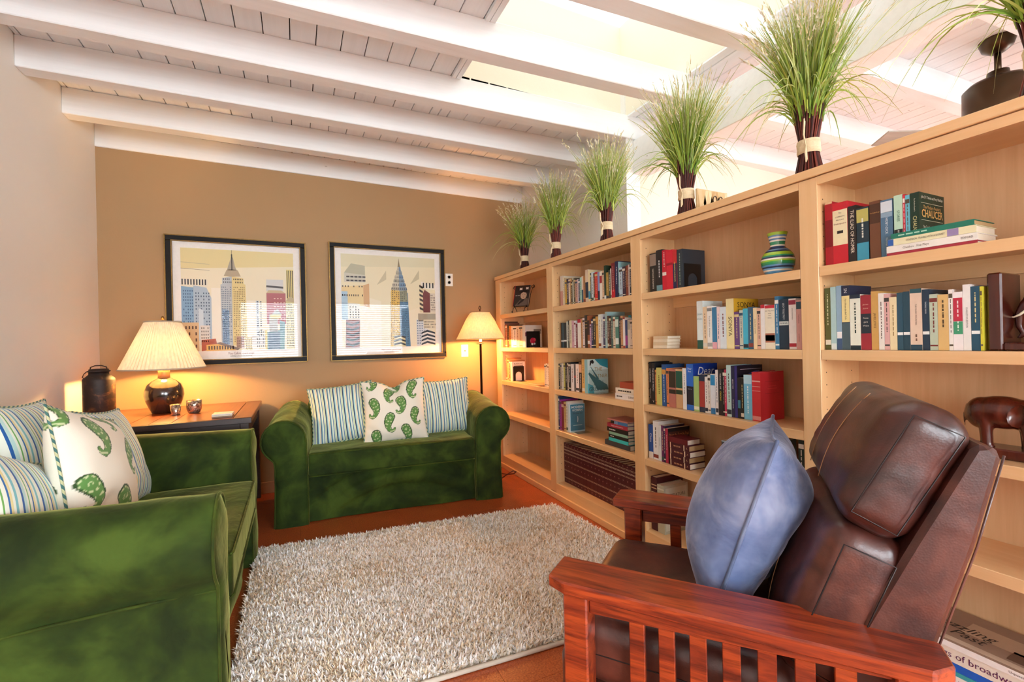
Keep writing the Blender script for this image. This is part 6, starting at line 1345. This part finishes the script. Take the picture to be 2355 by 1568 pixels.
# ---------------------------------------------------------------- dried grass bundles
M_stem = vcol('bundled_stems', .6); M_blade = vcol('grass_blades', .55); M_seed = vcol('seed_heads', .8); M_raff = wood('raffia', '#c8ae86', '#dcc8a2', '#ecdcbc', 'x', .8, 3)
def grass(x, y, z, S, seed, label, nb=240, droop=1.0, wide=1.0, pale=False):
    r = np.random.default_rng(seed); e = empty('grass_bundle', (x, y, z), 0, label, 'dried grass', 'grass bundles along the bookcase top')
    def cols(names, n): P = np.array([lin(c) for c in names]); return P[r.integers(len(P), size=n)]
    def ribbons(nm, P, w, c0, c1, mat, taper=2.2):
        """P (n,m,3) centre lines -> flat tapering strips"""
        n, m, _ = P.shape; T_ = np.gradient(P, axis=1); T_ /= np.linalg.norm(T_, axis=2, keepdims=True)+1e-9
        sd = np.cross(T_, r.normal(0, 1, (n, 1, 3))); sd /= np.linalg.norm(sd, axis=2, keepdims=True)+1e-9
        k = np.linspace(0, 1, m); ww = w[:, None, None]*(1-.85*k**taper)[None, :, None]
        Vv = np.stack([P-sd*ww, P+sd*ww], 2).reshape(-1, 3); cc = c0[:, None, :]*(1-k)[None, :, None]+c1[:, None, :]*k[None, :, None]
        C_ = np.repeat(cc[:, :, None, :], 2, 2).reshape(-1, 3)
        b0 = (np.arange(n)[:, None]*m+np.arange(m-1)[None, :])*2; Ff = np.stack([b0, b0+1, b0+3, b0+2], -1).reshape(-1, 4)
        o = np_mesh(nm, Vv, Ff, mat, e, True, True, C_); tag(o, kind='stuff')
    # stems (thin four-sided rods)
    n = int(nb*.30); a = r.random(n)*2*np.pi; q = np.sqrt(r.random(n)); ca, sa = np.cos(a), np.sin(a); c3 = np.cos(a+.3); s3 = np.sin(a+.3)
    zz = np.zeros(n); b0 = np.stack([.046*q*ca, .046*q*sa, zz], 1); w0 = np.stack([.026*q*ca, .026*q*sa, zz+.10], 1); t0 = np.stack([.052*q*c3, .052*q*s3, .23+.07*r.random(n)], 1)
    P = np.stack([b0, (b0+w0)/2, w0, (w0+t0)/2, t0], 1)*S; br = cols(('#3a120c', '#5c2014', '#7a3020', '#4a1a12'), n)
    rr = .0030*S; m = 5; ring = np.array([[1, 0, 0], [0, 1, 0], [-1, 0, 0], [0, -1, 0]])*rr
    Vs = (P[:, :, None, :]+ring[None, None]).reshape(-1, 3); base_ = (np.arange(n)[:, None]*m+np.arange(m-1)[None])*4
    Fs = np.concatenate([np.stack([base_+k, base_+(k+1) % 4, base_+4+(k+1) % 4, base_+4+k], -1).reshape(-1, 4) for k in range(4)])
    tag(np_mesh('stems', Vs, Fs, M_stem, e, True, True, np.repeat(br, m*4, 0)), kind='stuff')
    # blades
    n = nb; a = r.random(n)*2*np.pi; q = np.sqrt(r.random(n)); d = np.stack([np.cos(a), np.sin(a), 0*a], 1)
    st = d*(.044*q)[:, None]; st[:, 2] = .185+.08*r.random(n); L = .20+.19*r.random(n); sp = wide*(.05+.44*q)*(.4+.9*r.random(n)); bend = r.random(n) < .09
    t = np.linspace(0, 1, 9)[None, :]
    out_ = sp[:, None]*L[:, None]*t*(.5+.5*t); up = L[:, None]*t*np.sqrt(np.maximum(.1, 1-sp*sp*.6))[:, None]
    out_ = np.where(bend[:, None], L[:, None]*.5*(t+.5*t*t)*wide, out_); up = np.where(bend[:, None], L[:, None]*(.66*t-.80*droop*t**3*(.6+.5*q[:, None])), up)
    wob = r.normal(0, .018, (n, 2)); ph = r.random((n, 1))*6
    P = st[:, None, :]+d[:, None, :]*out_[..., None]; P[:, :, 2] += up; P[:, :, 0] += wob[:, :1]*t**2*2+.003*np.sin(5*t+ph); P[:, :, 1] += wob[:, 1:]*t**2*2+.003*np.cos(4*t+ph)
    P *= S
    ribbons('blades', P, (.0013+.0019*r.random(n))*S, cols(('#6c9a24', '#9ab438', '#b8c850', '#547c20', '#84a42c'), n), cols(('#d4d69a', '#b8bc5c', '#8aa63c', '#a0b458'), n), M_blade)
    # seed heads at the tips
    pk = np.where((~bend) & (r.random(n) < (.65 if pale else .38)))[0]; tip = P[pk, -1]; dr = P[pk, -1]-P[pk, -3]; dr /= np.linalg.norm(dr, axis=1, keepdims=True)
    kk = 6; tip = np.repeat(tip, kk, 0); dr = np.repeat(dr, kk, 0); j = np.tile(np.arange(kk), len(pk))[:, None]
    p0 = tip-dr*.011*j*S+r.normal(0, .0022, tip.shape); p1 = p0+dr*.009*S+r.normal(0, .0035, tip.shape)*S; p2 = p1+dr*.007*S
    cs = cols(('#f4efdc', '#ece4c8', '#d8cc98'), len(tip)); ribbons('seed_heads', np.stack([p0, p1, p2], 1), np.full(len(tip), .0022*S), cs, cs, M_seed)
    V_, F_ = lathe_vf([(.034*S, .078*S), (.037*S, .085*S), (.036*S, .10*S), (.037*S, .118*S), (.035*S, .126*S)], 24); V_ = [(a*(1+.03*math.sin(9*i)), b*(1+.03*math.cos(7*i)), c) for i, (a, b, c) in enumerate(V_)]
    t_ = mesh('raffia_tie', V_, F_, M_raff, e, True, True)
    mb = MB()
    for k in range(5):
        s_ = -1 if k < 3 else 1; mb.tube([(-.036*S, -.012*S, .10*S), (-.046*S-.004*k*S, -.02*S, (.10+s_*.03)*S), (-.050*S-.006*k*S, -.024*S-.002*k, (.10+s_*(.055+.006*k))*S)], .0022*S, 4)
    mb.build('raffia_ends', M_raff, t_, True)
    return e
gl = ['pale seeded grass bundle nearest the tan wall on the bookcase', 'wispy green grass bundle against the white wall, second from the tan wall', 'green grass bundle against the white wall edge, third from the tan wall', 'tall green grass bundle tied with raffia beside the wooden plaque', 'tallest full grass bundle above the vase bay, raffia tied', 'drooping grass bundle above the elephant bay by the ceiling fan']
for i, (px, py, S, kw) in enumerate(((1207, 612, .95, dict(pale=True, nb=420)), (1279, 590, 1.02, dict(nb=650, wide=.78)), (1396, 551, 1.02, dict(nb=700, wide=.85)), (1579, 490, 1.06, dict(nb=850, wide=.9)), (1861, 394, 1.06, dict(nb=1000, wide=.82)), (2408, 215, 1.12, dict(nb=600, wide=1.15, droop=1.1)))):
    p = onx(px, py, 1.765); grass(1.765, p[1], 1.7455, S, 40+i, gl[i], **kw)
# ---------------------------------------------------------------- ceiling fan in the next room
fx, fy = 3.35, 1.035; zcf = zc(fx)
fan = empty('ceiling_fan', (fx, fy, zcf), 0, 'dark bronze ceiling fan hanging in the room beyond the bookcase', 'ceiling fan')
M_fan = plain('oil_rubbed_bronze', '#4a3826', .32, .8, var=.25, vscale=8)
lathe('canopy', [(.072, 0), (.072, -.008), (.060, -.045), (.030, -.068), (.018, -.072)], M_fan, fan, (fx, fy, zcf), 32)
lathe('downrod', [(.014, -.06), (.014, -.20)], M_fan, fan, (fx, fy, zcf), 16)
lathe('motor_housing', [(.018, -.165), (.042, -.168), (.046, -.195), (.055, -.205), (.115, -.222), (.138, -.245), (.140, -.40), (.12, -.48), (.10, -.52)], M_fan, fan, (fx, fy, zcf), 40)
M_fblade = wood('fan_blade_wood', '#8a8478', '#a09a8e', '#b4aea2', 'x', .4)
for k in range(5):
    b = box('fan_blade', (.17, -.06, -.004), (.62, .06, .004), M_fblade, fan, .002, local=True); a = 2*math.pi*k/5+2.68
    b.matrix_basis = Matrix.Rotation(a, 4, 'Z') @ Matrix.Translation((0, 0, -.50)) @ Matrix.Rotation(.2, 4, 'X')
    r = box('blade_iron', (.10, -.02, -.006), (.20, .02, .002), M_fan, fan, .002, local=True); r.matrix_basis = Matrix.Rotation(a, 4, 'Z') @ Matrix.Translation((0, 0, -.50))
lathe('light_kit', [(.09, -.52), (.095, -.54), (.07, -.58), (.02, -.60)], plain('frosted_glass', '#efe6d2', .4), fan, (fx, fy, zcf), 28)
